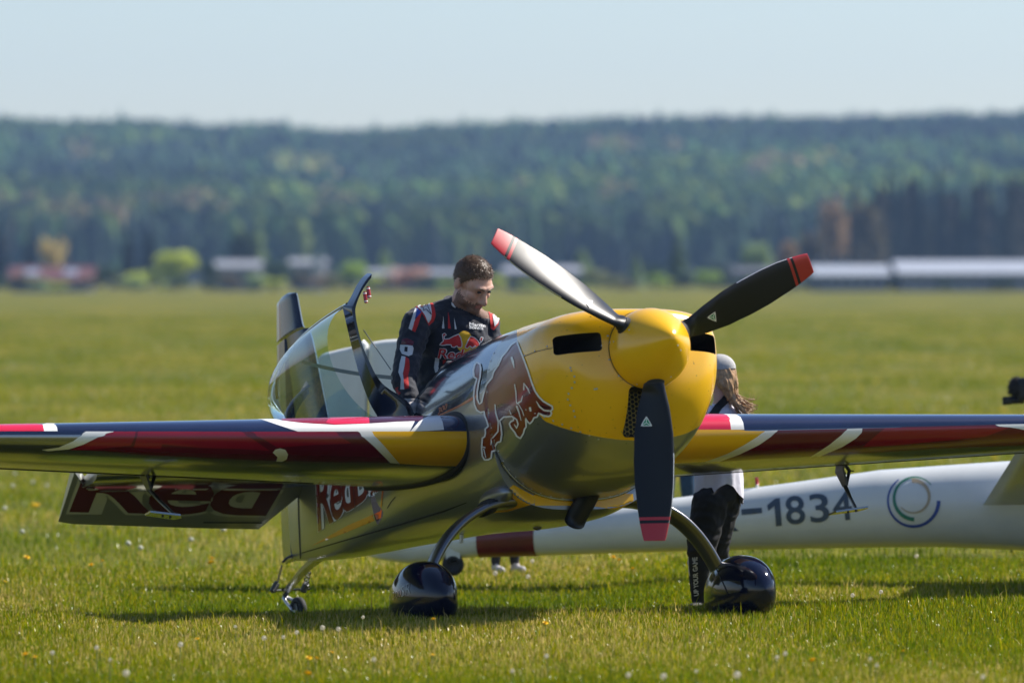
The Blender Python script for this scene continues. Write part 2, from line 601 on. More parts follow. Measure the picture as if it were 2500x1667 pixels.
# --- cowling
M['cowl'] = attr_mat('cowling_paint', 'yellow_area', (0.86, 0.46, 0.003), SILVER, rough=(0.32, 0.25), metal=(0.75, 0.0), coat=0.5)
cowl_st = [  # a, halfwidth, top, bottom, height of widest point, roundness top, roundness bottom
    (0.028, .205, .205, -.205, 0, 2.0, 2.0), (0.045, .255, .212, -.250, 0, 2.3, 2.1), (0.075, .335, .220, -.305, .02, 2.8, 2.2),
    (0.12, .400, .230, -.365, .03, 3.1, 2.2), (0.19, .452, .243, -.430, .03, 3.2, 2.2), (0.30, .488, .258, -.500, .02, 3.1, 2.2),
    (0.45, .506, .275, -.550, .0, 2.9, 2.25), (0.62, .508, .298, -.576, -.02, 2.7, 2.35), (0.80, .500, .322, -.588, -.04, 2.6, 2.5), (1.04, .484, .350, -.592, -.06, 2.5, 2.6)]
cowl = loft_body('cowling', cowl_st, 90, 144, plane, [M['cowl'], M['void']])
def cutter(verts, faces, m):
    o = mesh('cutter_tmp', verts, faces, plane, [m, m], smooth=False)
    bm = bmesh.new(); bm.from_mesh(o.data); bmesh.ops.recalc_face_normals(bm, faces=bm.faces[:]); bm.to_mesh(o.data); bm.free()
    return o
def rounded_prism(center_a, half_a, ring):
    """ring: list of (l,u); extruded along a"""
    n = len(ring)
    V = [loc(center_a - half_a, l, u) for l, u in ring] + [loc(center_a + half_a, l, u) for l, u in ring]
    F = [(i, (i + 1) % n, n + (i + 1) % n, n + i) for i in range(n)] + [tuple(reversed(range(n))), tuple(range(n, 2 * n))]
    return V, F
def round_rect(l0, l1, u0, u1, r, k=5):
    pts = []
    for (cx, cy_, a0) in ((l1 - r, u1 - r, 0), (l0 + r, u1 - r, 90), (l0 + r, u0 + r, 180), (l1 - r, u0 + r, 270)):
        for i in range(k + 1):
            an = R(a0 + 90 * i / k); pts.append((cx + r * math.cos(an), cy_ + r * math.sin(an)))
    return pts
u_hi = unp(1414, 819, a=.13)[2] - U0
u_lo = unp(1414, 865, a=.13)[2] - U0
for sgn in (1, -1):
    l0, l1 = sorted((sgn * .232, sgn * .442))
    V, F = rounded_prism(.16, .30, round_rect(l0, l1, u_lo, u_hi, .018))
    c = cutter(V, F, M['void'])
    me = c.data; me.polygons.foreach_set('material_index', np.ones(len(me.polygons), np.int32))
    apply_boolean(cowl, c)
# oil cooler opening
pc = unp(1554, 1010, a=.17); oc_l, oc_u = pc[1], pc[2] - U0
V, F = rounded_prism(.10, .16, round_rect(oc_l - .088, oc_l + .085, oc_u - .118, oc_u + .118, .03))
c = cutter(V, F, M['void']); c.data.polygons.foreach_set('material_index', np.ones(len(c.data.polygons), np.int32))
apply_boolean(cowl, c)
yellow_px = [[(1262, 700), (1262, 829), (1272, 850), (1281, 880), (1291, 918), (1299, 945), (1308, 962), (1322, 980), (1340, 990), (1352, 998), (1340, 1012), (1312, 1010),
              (1330, 1028), (1360, 1040), (1382, 1047), (1430, 1060), (1473, 1068), (1510, 1073), (1545, 1075), (1590, 1074), (1660, 1070), (1760, 1040), (1900, 1000), (1900, 700)]]
px_distance_attr(cowl, 'yellow_area', yellow_px)
sharp(cowl, 40)

# --- fuselage
M['fus'] = attr_mat('fuselage_paint', 'upper_area', (0.12, 0.16, 0.22), SILVER, rough=(0.30, 0.13), metal=(0.70, 0.85), coat=0.4)
fus_st = [
    (1.055, .470, .348, -.640, -.06, 2.5, 3.4), (1.3, .462, .372, -.655, -.06, 2.45, 3.4), (1.6, .445, .395, -.640, -.06, 2.4, 3.3), (2.0, .415, .410, -.600, -.05, 2.4, 3.2),
    (2.4, .385, .405, -.548, -.04, 2.4, 3.2), (2.8, .350, .385, -.500, -.03, 2.5, 3.3), (3.3, .300, .350, -.450, -.02, 2.6, 3.5), (3.9, .235, .312, -.393, 0, 2.8, 3.8),
    (4.5, .170, .288, -.340, .02, 2.8, 4.0), (5.1, .100, .272, -.272, .03, 2.8, 4.0), (5.545, .048, .262, -.205, .03, 2.8, 4.0)]
fus = loft_body('fuselage', fus_st, 150, 128, plane, [M['fus'], M['tan']])
# cockpit: the cut-away top and the tub
def side_prism(poly, half):
    n = len(poly)
    V = [loc(a, -half, u) for a, u in poly] + [loc(a, half, u) for a, u in poly]
    F = [(i, (i + 1) % n, n + (i + 1) % n, n + i) for i in range(n)] + [tuple(reversed(range(n))), tuple(range(n, 2 * n))]
    return V, F
V, F = side_prism([(2.02, .60), (2.06, .375), (2.16, .29), (2.32, .215), (2.55, .175), (3.0, .16), (3.35, .18), (3.62, .26), (3.72, .60)], .8)
apply_boolean(fus, cutter(V, F, M['tan']))
V, F = rounded_prism(2.80, .66, round_rect(-.29, .29, -.33, .50, .06))
c = cutter(V, F, M['tan']); c.data.polygons.foreach_set('material_index', np.ones(len(c.data.polygons), np.int32))
apply_boolean(fus, c)
px_distance_attr(fus, 'upper_area', [[(1000, 1020), (1072, 1012), (1120, 990), (1180, 954), (1230, 935), (1300, 920), (1400, 900), (1400, 500), (600, 500), (600, 1020)]])
sharp(fus, 40)
for o in (cowl, fus):
    o.data.update()

# --- spinner
prof = catmull([(.026, .200), (-.02, .201), (-.085, .193), (-.15, .169), (-.215, .129), (-.27, .085), (-.31, .045), (-.328, .018), (-.331, .001)], 34)
V = []
for a, r in prof:
    for k in range(64):
        an = 2 * math.pi * k / 64
        V.append(loc(a, r * math.cos(an), r * math.sin(an)))
spinner = mesh('spinner', V, grid_faces(len(prof), 64, wrap_m=True) + [tuple(reversed(range(64)))], plane, M['yellow'])

ring_ = [loc(.024, .2005 * math.cos(t), .2005 * math.sin(t)) for t in np.linspace(0, 2 * math.pi, 61)]
tube('spinner_gap', ring_, .0030, plane, M['void'], seg=6, cap=False)

# --- propeller
def naca(x, t):
    return 5 * t * (.2969 * math.sqrt(x) - .126 * x - .3516 * x * x + .2843 * x**3 - .1036 * x**4)
blade_mats = [M['satin'], M['propred'], M['steel']]
rs = sorted(set(list(np.linspace(.10, .98, 56)) + [.868, .884, .900, .985, .988]))
blades = []
for bi in range(3):
    ang = R(-3.4) + bi * R(120)
    rd = np.array([math.sin(ang), -math.cos(ang)])            # (l,u) outwards
    # the propeller turns anticlockwise seen from ahead: leading edge direction
    td = np.array([-rd[1], rd[0]])
    V, mi = [], []
    xs = [0.5 * (1 - math.cos(math.pi * k / 12)) for k in range(13)]
    ring = [(x, 1) for x in xs] + [(x, -1) for x in xs[-2:0:-1]]
    for r in rs:
        half = np.interp(r, [.10, .17, .22, .32, .45, .58, .70, .82, .90, .97, .988], [.028, .031, .044, .066, .084, .090, .089, .080, .069, .056, .050])
        beta = R(np.interp(r, [.1, .25, .5, .75, 1.0], [52, 42, 30, 23, 18]))
        tk = np.interp(r, [.1, .17, .25, .4, .7, 1.0], [1.0, .85, .32, .17, .11, .07])
        ch = 2 * half / math.cos(beta)
        sweep = np.interp(r, [.1, .5, .8, 1.0], [0, .004, .0, -.012])
        for x, sg in ring:
            cx = (0.42 - x) * ch
            tz = sg * (naca(x, tk) if tk < .5 else tk * .5 * math.sqrt(max(0, 1 - (2 * x - 1) ** 2))) * ch
            if sg < 0: tz *= .45 if tk < .5 else 1
            tang = cx * math.cos(beta) - tz * math.sin(beta) + sweep
            fwd = cx * math.sin(beta) + tz * math.cos(beta)
            V.append(loc(-.085 - fwd, rd[0] * r + td[0] * tang, rd[1] * r + td[1] * tang))
    m_ = len(ring)
    F = grid_faces(len(rs), m_, wrap_m=True)
    for i in range(len(rs) - 1):
        rm = (rs[i] + rs[i + 1]) / 2
        for j in range(m_):
            x = ring[j][0]
            skew = (x - .5) * 0.03
            red = rm > .900 + skew * 0 or (.868 < rm < .884)
            mi.append(1 if red else (2 if rm > .55 and (j in (0, m_ - 1)) else 0))
    F += [tuple(reversed(range(m_))), tuple(range((len(rs) - 1) * m_, len(rs) * m_))]
    mi += [0, 1]
    b = mesh('propeller_blade', V, F, plane, blade_mats, mi=mi)
    bm = bmesh.new(); bm.from_mesh(b.data); bmesh.ops.recalc_face_normals(bm, faces=bm.faces[:]); bm.to_mesh(b.data); bm.free()
    blades.append(b)
    # dark collar giving the spinner's blade hole its shade by colour
    v, f = tube_geo([loc(-.085, *(rd * .150)), loc(-.085, *(rd * .19)), loc(-.085, *(rd * .197))], [.050, .047, .041], 24)
    mesh('blade_hole_dark', v, f, plane, M['rubber'])
bl_bvh = bvh_of(blades)
tri = lambda c, s, r_=0: [(c[0] + s * math.sin(r_ + k * 2.0944), c[1] - s * math.cos(r_ + k * 2.0944)) for k in range(3)]
for bk, (c, s, r_) in enumerate((((1579, 1032), 15, 0.0), ((1739, 773), 13, 2.5), ((1438, 741), 9, 1.0))):
    ribbons('maker_badge', [(tri(c, s, r_), 2.2, True)], bl_bvh, M['white'], blades[bk], off=.0045)
    decal('maker_badge', [tri(c, s * .9, r_)], bl_bvh, M['green'], blades[bk], off=.0030, gx=4, gy=4)
    ribbons('maker_badge', [([c, q], 1.6) for q in tri(c, s * .85, r_)], bl_bvh, M['white'], blades[bk], off=.0055)

# --- honeycomb grille in the oil cooler opening
V, F = [], []
hx = .0135
for i in range(-7, 8):
    for j in range(-10, 11):
        x = oc_l - .005 + i * hx * 1.5; y = oc_u + (j + (i % 2) * .5) * hx * math.sqrt(3)
        if abs(x - oc_l + .002) > .084 or abs(y - oc_u) > .115: continue
        o = len(V)
        for rr in (hx * .98, hx * .80):
            for k in range(6):
                an = math.pi / 3 * k
                V.append(loc(.150 + .25 * abs(y - oc_u) * 0, x + rr * math.cos(an), y + rr * math.sin(an)))
        F += [(o + k, o + (k + 1) % 6, o + 6 + (k + 1) % 6, o + 6 + k) for k in range(6)]
g = mesh('grille', V, F, plane, mat('grille_olive', (.30, .22, .05), .5, .3))
g['kind'] = 'stuff'

# --- wings
LE_A, LE_U, DIH = 1.42, -.182, .0096
def te_a(l): return 3.18 - .263 * abs(l)
def wing_pt(l, x, sg, side):
    le = LE_A + .02 * (l / 3.75) ** 2
    ch = te_a(l) - le
    t = np.interp(l, [0, 3.75], [.186, .165])
    k = 1.0
    if l > 3.66: k = math.sqrt(max(0.0, 1 - ((l - 3.66) / .095) ** 2))
    return loc(le + x * ch, side * l, LE_U + DIH * l + sg * naca(x ** .86, t) * ch * k)
XA = .765
AIL0, AIL1 = .92, 3.56
wings, ailerons = {}, {}
for side in (-1, 1):
    ls = sorted(set(list(np.linspace(.30, 3.66, 40)) + [AIL0, AIL0 + .002, AIL1, AIL1 + .002] + list(np.linspace(3.66, 3.752, 8))))
    xf = [0.5 * (1 - math.cos(math.pi * k / 60)) for k in range(61)]
    V, mi = [], []
    ring = [(x, 1) for x in reversed(xf)] + [(x, -1) for x in xf[1:-1]]
    for l in ls:
        cut = AIL0 < l < AIL1 + .001
        for x, sg in ring:
            V.append(wing_pt(l, min(x, XA - .008) if cut else x, sg, side))
    m_ = len(ring)
    F = grid_faces(len(ls), m_, wrap_m=True)
    for i in range(len(ls) - 1):
        for j in range(m_):
            mi.append(0 if j < len(xf) - 1 else 1)
    F += [tuple(reversed(range(m_))), tuple(range((len(ls) - 1) * m_, len(ls) * m_))]; mi += [0, 0]
    if side > 0: F = [tuple(reversed(f)) for f in F]
    w = mesh('wing', V, F, plane, [M['navy'], M['silver']], mi=mi)
    bm = bmesh.new(); bm.from_mesh(w.data); bmesh.ops.remove_doubles(bm, verts=bm.verts, dist=1e-6); bmesh.ops.recalc_face_normals(bm, faces=bm.faces[:]); bm.to_mesh(w.data); bm.free()
    sharp(w, 40); wings[side] = w
    # aileron
    V, mi = [], []
    xs = [XA + (1 - XA) * k / 10 for k in range(11)]
    la = np.linspace(AIL0 + .006, AIL1 - .004, 20)
    for l in la:
        up = [wing_pt(l, x, 1, side) for x in reversed(xs)]
        dn = [wing_pt(l, x, -1, side) for x in xs]
        nose = 0.5 * (up[-1] + dn[0]); nose[0] += .018
        V += up + [nose] + dn
    m_ = 23
    F = grid_faces(len(la), m_, wrap_m=True); mi = [0 if j < 11 else 1 for i in range(len(la) - 1) for j in range(m_)]
    F += [tuple(reversed(range(m_))), tuple(range((len(la) - 1) * m_, len(la) * m_))]; mi += [0, 0]
    a_ = mesh('aileron', V, F, plane, [M['navy'], M['silver']], mi=mi)
    bm = bmesh.new(); bm.from_mesh(a_.data); bmesh.ops.recalc_face_normals(bm, faces=bm.faces[:]); bm.to_mesh(a_.data); bm.free()
    sharp(a_, 40); ailerons[side] = a_
    tube('aileron_gap', [wing_pt(l, XA - .004, -1, side) + np.array([0, 0, .002]) for l in np.linspace(AIL0, AIL1, 20)], .0065, w, M['void'], seg=6)
    # rubber seal round the wing root
    path = [wing_pt(.445, x, 1, side) for x in reversed(xf[2:])] + [wing_pt(.445, x, -1, side) for x in xf[:-2]]
    off = [p + np.array([0, 0, .0]) for p in path]
    tube('wing_root_seal', off, [.019] * len(off), plane, M['rubber'], seg=8)
wb = {s: bvh_of([wings[s]]) for s in (-1, 1)}
def wing_param(x, y, side):
    """photo point -> (span, signed root of the chord fraction) on that wing"""
    extra = 0.0
    for k in range(60):
        o, v = lray(x, y + k * 0.5)
        h, n, i, d = wb[side].ray_cast(Vector(o), Vector(v))
        if h is not None: break
        extra = 0.10
    if h is None: return None
    l = abs(h.y); le = LE_A + .02 * (l / 3.75) ** 2
    a = A0 - h.x; ch = te_a(l) - le
    sg = 1 if h.z - U0 > LE_U + DIH * l else -1
    return (l, sg * math.sqrt(max(0.0, (a - le) / ch)) + extra)
def wing_paint(name, pts, side, m, off):
    q = []
    for i, p in enumerate(pts):
        p = np.array(p, float); r = np.array(pts[(i + 1) % len(pts)], float)
        n = max(1, int(np.linalg.norm(r - p) / 4.0))
        q += [wing_param(*(p + (r - p) * k / n), side) for k in range(n)]
    q = [x for x in q if x is not None]
    P = np.array(q) * [1.0, 3.0]
    keep = [0]
    for i in range(1, len(P)):
        if np.linalg.norm(P[i] - P[keep[-1]]) > 2e-3: keep.append(i)
    P = P[keep]
    Ed = [(i, (i + 1) % len(P)) for i in range(len(P))]
    V, F = triangulate(P, Ed, .06, .028)
    out = []
    for l, v in V:
        v /= 3.0; e = .004
        f_ = lambda v_: wing_pt(l, v_ * v_, 1 if v_ >= 0 else -1, side)
        p = f_(v); t = f_(v + e) - f_(v - e); n = np.array([t[2], 0, -t[0]])
        n /= np.linalg.norm(n) + 1e-12
        c = wing_pt(l, .3, 1, side) * .5 + wing_pt(l, .3, -1, side) * .5
        if n @ (p - c) < 0: n = -n
        out.append(p + n * off)
    return finish_decal(name, out, [tuple(int(i) for i in t) for t in F], m, wings[side], False)
# --- wing livery
def z8(*p): return [(x * .5102, 1000 + y * .5102) for x, y in p]
def z1(*p): return [(1650 + x * .4146, 800 + y * .4146) for x, y in p]
G = dict(gx=22, gy=2.6, step=5)
def wd(side, pts, m, off=.0016, name='livery_stripe'):
    return wing_paint(name, pts, side, M[m], off * .6)
wd(-1, z8((-60, 50), (195, 54), (208, 80), (212, 103), (-60, 103)), 'pink')
wd(-1, z8((185, 50), (245, 50), (262, 66), (272, 85), (276, 103), (211, 103), (206, 80), (198, 62)), 'white')
wd(-1, z8((1215, 36), (1290, 36), (1350, 52), (1450, 64), (1600, 73), (1760, 67), (1900, 58), (1985, 55), (1960, 106), (1425, 105), (1350, 80), (1280, 56)), 'white')
wd(-1, z8((1330, 30), (1765, 30), (1768, 66), (1600, 72), (1450, 63), (1350, 51)), 'red')
wd(-1, z8((1580, 30), (1765, 30), (1768, 66), (1600, 71), (1560, 62)), 'pink', .0026)
wd(-1, z8((1765, 30), (2050, 30), (2005, 55), (1900, 57), (1768, 66)), 'maroon')
wd(-1, z8((2048, 30), (2105, 30), (2118, 60), (2125, 97), (1962, 106), (2005, 57)), 'white')
wd(-1, z8((410, 105), (545, 105), (470, 130), (400, 165), (330, 188), (230, 197), (200, 191), (280, 180), (350, 150)), 'white')
wd(-1, z8((545, 105), (1715, 106), (1790, 175), (1875, 252), (1600, 250), (1320, 244), (1000, 230), (700, 215), (450, 196), (330, 191), (400, 166), (470, 131)), 'darkred')
wd(-1, z8((545, 105), (650, 105), (640, 140), (625, 170), (450, 188), (340, 191), (400, 166), (470, 131)), 'red', .0026)
wd(-1, z8((662, 105), (1150, 105), (1210, 140), (1290, 195), (1150, 186), (960, 181), (775, 164), (770, 185), (640, 180)), 'red', .0026)
wd(-1, z8((1200, 106), (1600, 106), (1680, 160), (1450, 170), (1330, 180)), 'red', .0026)
wd(-1, z8((1305, 203), (1318, 188), (1340, 183), (1365, 190), (1378, 212), (1372, 235), (1350, 247), (1322, 245), (1328, 225)), 'white', .0036)
wd(-1, z8((1712, 106), (1777, 106), (1845, 180), (1912, 257), (1868, 253), (1790, 175)), 'white', .0026)
wd(-1, z8((1777, 106), (2290, 106), (2290, 200), (2262, 258), (2200, 270), (2050, 266), (1912, 257), (1845, 180)), 'yellow')
wd(1, z1((60, 505), (300, 505), (318, 530), (325, 604), (60, 606)), 'pink')
wd(1, z1((285, 505), (345, 505), (380, 525), (397, 560), (403, 603), (325, 604), (320, 560), (308, 530)), 'white')
wd(1, z1((2005, 500), (2200, 500), (2200, 530), (2080, 522)), 'white')
wd(1, z1((-100, 606), (525, 603), (480, 640), (400, 690), (300, 742), (180, 786), (0, 797), (-100, 800)), 'yellow')
wd(1, z1((525, 603), (600, 600), (560, 640), (490, 688), (380, 742), (255, 786), (175, 787), (300, 742), (400, 690), (480, 640)), 'white', .0026)
wd(1, z1((600, 600), (1010, 592), (975, 630), (900, 690), (800, 757), (560, 768), (255, 787), (380, 742), (490, 688), (560, 640)), 'darkred')
wd(1, z1((1010, 592), (1097, 590), (1095, 615), (1060, 650), (980, 700), (850, 755), (795, 757), (900, 690), (975, 630)), 'white', .0026)
wd(1, z1((1097, 590), (1880, 574), (2000, 590), (2250, 640), (2250, 685), (1500, 712), (850, 756), (980, 700), (1060, 650), (1095, 615)), 'darkred')
wd(1, z1((1230, 588), (1880, 576), (1960, 588), (1820, 640), (1600, 660), (1300, 690), (1100, 700)), 'red', .0026)
wd(1, z1((1880, 573), (2250, 566), (2250, 640), (2000, 590)), 'white', .0026)

# --- aileron spades
def spade(side):
    if side < 0:
        top, mid, low = (352, 1112), (348, 1160), (362, 1198)
        end, pl, pr, a1 = (425, 1255), (360, 1252), (442, 1263), 2.42
    else:
        top, mid, low = (2052, 1106), (2047, 1150), (2060, 1188)
        end, pl, pr, a1 = (2092, 1244), (2032, 1252), (2117, 1240), 2.42
    p_top = unp(*top, a=a1 - .02); p_mid = unp(*mid, a=a1); p_low = unp(*low, a=a1 - .02)
    p_end = unp(*end, a=a1 - .30)
    hor = np.array([1.0, 0, 0])
    # lightened bracket plate with round holes
    w = .075
    ring = [p_top + hor * .0, p_top + hor * w, p_mid + hor * (w * .9), p_low + hor * .05, p_low - hor * .005, p_mid - hor * .035, p_top - hor * .03]
    V = []; n = len(ring)
    for dy in (-.006, .006): V += [p + np.array([0, dy, 0]) for p in ring]
    F = [(i, (i + 1) % n, n + (i + 1) % n, n + i) for i in range(n)] + [tuple(reversed(range(n))), tuple(range(n, 2 * n))]
    br = mesh('spade_bracket', V, F, ailerons[side], M['darksteel'], smooth=False)
    for k, (s_, t_) in enumerate(((.25, .02), (.42, .012), (.62, .02), (.78, .025))):
        c = p_top * (1 - s_) + p_low * s_ + hor * t_
        v, f = tube_geo([c + np.array([0, -.0085, 0]), c + np.array([0, .0085, 0])], .008, 12)
        mesh('lightening_hole', v, f, br, M['void'])
    # triangular stay
    q = p_mid + np.array([-.02, side * -.0 + .075, .005])
    v, f = join_geo(tube_geo([p_top + np.array([0, .01, -.045]), q], .010, 8), tube_geo([p_low + np.array([.02, .008, .01]), q], .010, 8), tube_geo([q, q + np.array([-.01, .03, .0])], .004, 6))
    mesh('spade_stay', v, f, ailerons[side], M['satin'])
    tube('spade_arm', [p_low + hor * .02, p_low * .55 + p_end * .45 + np.array([0.01, 0, -.004]), p_end], [.012, .010, .009], ailerons[side], M['darksteel'], seg=10)
    c = p_end; ln = abs(unp(*pr, a=a1 - .3)[1] - unp(*pl, a=a1 - .3)[1]) / 2
    cm = 0.5 * (unp(*pl, a=a1 - .3) + unp(*pr, a=a1 - .3))
    tilt = np.array([0, *(unp(*pr, a=a1 - .3) - unp(*pl, a=a1 - .3))[1:]]); tilt /= np.linalg.norm(tilt)
    ring = [cm + tilt * (ln * math.cos(t)) + hor * (.07 * math.sin(t)) for t in np.linspace(0, 2 * math.pi, 16, endpoint=False)]
    ring = [cm - tilt * ln + hor * .05, cm + tilt * ln * .75 + hor * .07, cm + tilt * ln + hor * .01, cm + tilt * ln * .8 - hor * .06, cm - tilt * ln - hor * .05]
    n = len(ring); V = []
    for dz in (-.005, .005): V += [p + np.array([0, 0, dz]) for p in ring]
    F = [(i, (i + 1) % n, n + (i + 1) % n, n + i) for i in range(n)] + [tuple(reversed(range(n))), tuple(range(n, 2 * n))]
    pl_ = mesh('spade_plate', V, F, ailerons[side], M['silver'], smooth=False)
    for k in (-.1, .35):
        v, f = tube_geo([cm + tilt * ln * k + np.array([0, 0, -.012]), cm + tilt * ln * k + np.array([0, 0, .012])], .006, 8)
        mesh('bolt', v, f, pl_, M['darksteel'])
for s in (-1, 1): spade(s)

# --- emblem and lettering on the fuselage side
side_bvh = bvh_of([cowl, fus])
def zb(*p): return [(1120 + x * .2233, 800 + y * .2233) for x, y in p]
bull = zb((640, 150), (665, 215), (700, 300), (735, 390), (770, 490), (805, 600), (840, 690), (880, 750), (930, 800), (990, 835), (1026, 855), (1032, 885), (1010, 905), (1018, 930), (1010, 955), (985, 965), (930, 955), (880, 930),
          (865, 970), (830, 980), (810, 1020), (785, 1045), (755, 1020), (738, 985), (745, 1080), (725, 1105), (715, 1150), (680, 1205), (640, 1180), (620, 1140), (575, 1085), (560, 1045), (580, 1020), (604, 1010), (610, 985), (585, 965),
          (500, 975), (455, 1015), (470, 1080), (478, 1160), (465, 1240), (430, 1250), (405, 1290), (400, 1340), (370, 1350), (362, 1420), (330, 1440), (290, 1440), (265, 1400), (258, 1310), (265, 1205), (290, 1190), (300, 1150), (296, 1105),
          (330, 1075), (315, 1020), (290, 960), (285, 915), (245, 925), (205, 900), (180, 840), (170, 740), (180, 650), (205, 560), (175, 540), (168, 470), (182, 410), (202, 382), (240, 400), (248, 450), (240, 540), (225, 600), (210, 700),
          (210, 780), (232, 832), (258, 815), (280, 720), (310, 620), (370, 550), (390, 480), (440, 410), (480, 320), (530, 260), (580, 190))
decal('bull_emblem', [bull], side_bvh, M['bullred'], fus, off=.0018, gx=5, gy=5, step=4, mirror=True, label='red charging bull emblem outlined in white')
decal('bull_emblem', [zb((415, 850), (470, 825), (540, 835), (600, 860), (640, 840), (660, 880), (640, 920), (600, 950), (500, 965), (450, 1000), (425, 930)), zb((690, 720), (760, 665), (800, 640), (810, 690), (760, 740), (715, 760))], side_bvh, M['maroon'], fus, off=.0026, gx=5, gy=5, step=4, mirror=True)
decal('bull_emblem', [zb((870, 830), (930, 850), (1000, 862), (1005, 885), (940, 880), (900, 865)), zb((880, 905), (940, 925), (1000, 920), (990, 945), (930, 942))], side_bvh, M['maroon'], fus, off=.0032, gx=4, gy=4, step=4, mirror=True)
wl = 18 * .2233
lines = [(bull, wl, True)]
for pts, w in ((((618, 615), (632, 700), (640, 820)), (10, 14, 10)), (((640, 830), (690, 800), (705, 740)), (18, 16, 6)), (((404, 835), (412, 930), (440, 1020)), (12, 16, 18)), (((720, 600), (718, 680)), (10, 16)),
               (((722, 610), (760, 660), (785, 720)), (8, 16, 8)), (((640, 850), (665, 920), (690, 1010)), (20, 16, 6)), (((590, 965), (640, 1000), (655, 1050), (640, 1095), (612, 1050)), (16, 16, 16, 14, 6)),
               (((440, 1020), (437, 1130), (400, 1175), (365, 1215), (360, 1280)), (14, 16, 16, 14, 8)), (((560, 895), (580, 945)), (8, 14)), (((855, 800), (890, 860), (940, 900), (1000, 905)), (8, 16, 16, 18)),
               (((270, 1300), (300, 1310)), (14, 14)), (((280, 1320), (305, 1420)), (12, 10)), (((585, 320), (600, 370), (615, 440)), (20, 26, 6)), (((785, 865), (792, 910)), (22, 22)), (((660, 830), (700, 900), (720, 960)), (8, 10, 8))):
    lines.append((zb(*pts), [x * .2233 for x in w], False))
ribbons('emblem_outline', lines, side_bvh, M['white'], fus, off=.0040, mirror=True)
# orange flash and cheat lines
ribbons('orange_stripe', [([(1066, 1017), (1120, 992), (1150, 975), (1168, 964)], [3, 5, 7, 5], False)], side_bvh, M['orange'], fus, off=.002, mirror=True)
text_decal('type_lettering', '300', [(1070, 1012), (1092, 998), (1094, 983), (1072, 996)], side_bvh, M['orange'], fus, off=.003, bold=.02, g=5)
def zr(*p): return [(640 + x * .2614, 1120 + y * .2614) for x, y in p]
decal('orange_stripe', [zr((462, 810), (800, 620), (1104, 488), (1122, 285), (1140, 100), (1165, 100), (1138, 285), (1108, 550), (800, 680))], side_bvh, M['orange'], fus, off=.002, gx=8, gy=8, mirror=True)
quad = zr((528, 690), (1175, 245), (1130, -60), (500, 80))
for (dx, dy, mm, of, bo) in ((0, 0, 'white', .0022, .075), (0, 0, 'bullred', .0034, .018)):
    q = quad
    if mm == 'white': q = zr((524, 716), (1185, 258), (1135, -75), (492, 62))
    text_decal('side_lettering', 'RedBull', q, side_bvh, M[mm], fus, off=of, bold=bo, g=6, mirror=False, spacing=.86)
ribbons('belly_chine_line', [([(738, 1349), (830, 1322), (983, 1278), (1085, 1247), (1140, 1226)], [2.5, 3, 4, 4, 2], False)], side_bvh, M['void'], fus, off=.002)  # dark line painted along the belly chine; the loft itself is smooth there
for pth, w_ in (([(728, 1190), (730, 1270), (734, 1362)], 2.6), ([(966, 1212), (955, 1225), (946, 1240)], 1.8)):
    ribbons('panel_seam', [(pth, w_, False)], side_bvh, M['void'], fus, off=.002)
for pl in ([(1253, 1183), (1303, 1210), (1305, 1228), (1240, 1248), (1180, 1254), (1196, 1230)], [(1303, 1208), (1440, 1202), (1545, 1205), (1550, 1248), (1480, 1240), (1440, 1234), (1306, 1234)]):
    decal('belly_panel', [pl], bvh_of([fus]), M['yellow'], fus, off=.002, gx=7, gy=4)
# --- cowling seams and screws
screws = [(1336, 846), (1306, 857), (1281, 868), (1502, 779), (1525, 785), (1536, 805), (1489, 835), (1469, 844), (1488, 878), (1511, 917), (1546, 942), (1638, 920), (1612, 932), (1555, 938), (1655, 843), (1662, 855), (1484, 820), (1498, 834), (1457, 949), (1393, 898), (1452, 950), (1755, 846)]
sp_bvh = bvh_of([cowl, fus, spinner])
for pth in ([(1258, 876), (1282, 869), (1310, 858), (1340, 851), (1360, 850)], [(1744, 850), (1758, 853)]):
    ribbons('cowling_seam', [(pth, 1.6, False)], side_bvh, M['void'], cowl, off=.0014)
def screw_mesh():
    v, f = ell_geo((0, 0, 0), (.0055, .0055, .0028), 8, 4)
    me = bpy.data.meshes.new('screw'); me.from_pydata([tuple(p) for p in v], [], f); me.materials.append(M['steel'])
    me.polygons.foreach_set('use_smooth', np.ones(len(me.polygons), bool)); return me
sme = screw_mesh()
# fasteners along the rear edge of the cowling and its split line
for k in range(24):
    ph = R(150 + 160 * k / 23)
    c, s_ = math.cos(ph), math.sin(ph); n_ = 2.5 if s_ > 0 else 2.6
    q = proj(to_world(loc(1.015, .486 * math.copysign(abs(c) ** (2 / n_), c), -.06 + (.41 if s_ > 0 else .53) * math.copysign(abs(s_) ** (2 / n_), s_))[None]))[0]
    screws.append((q[0], q[1]))
screws += [(1395 + 9 * math.sin(k), 905 + 14 * k) for k in range(9)] + [(1285 + 22 * k, 1000 + 9 * k) for k in range(0, 9)]
for (x, y) in screws:
    o, v = lray(x, y); h, n, i, d = sp_bvh.ray_cast(Vector(o), Vector(v))
    if h is None: continue
    s = bpy.data.objects.new('screw', sme); col.objects.link(s); s.parent = cowl
    s.location = h + n * .001; s.rotation_mode = 'QUATERNION'; s.rotation_quaternion = n.to_track_quat('Z', 'Y')

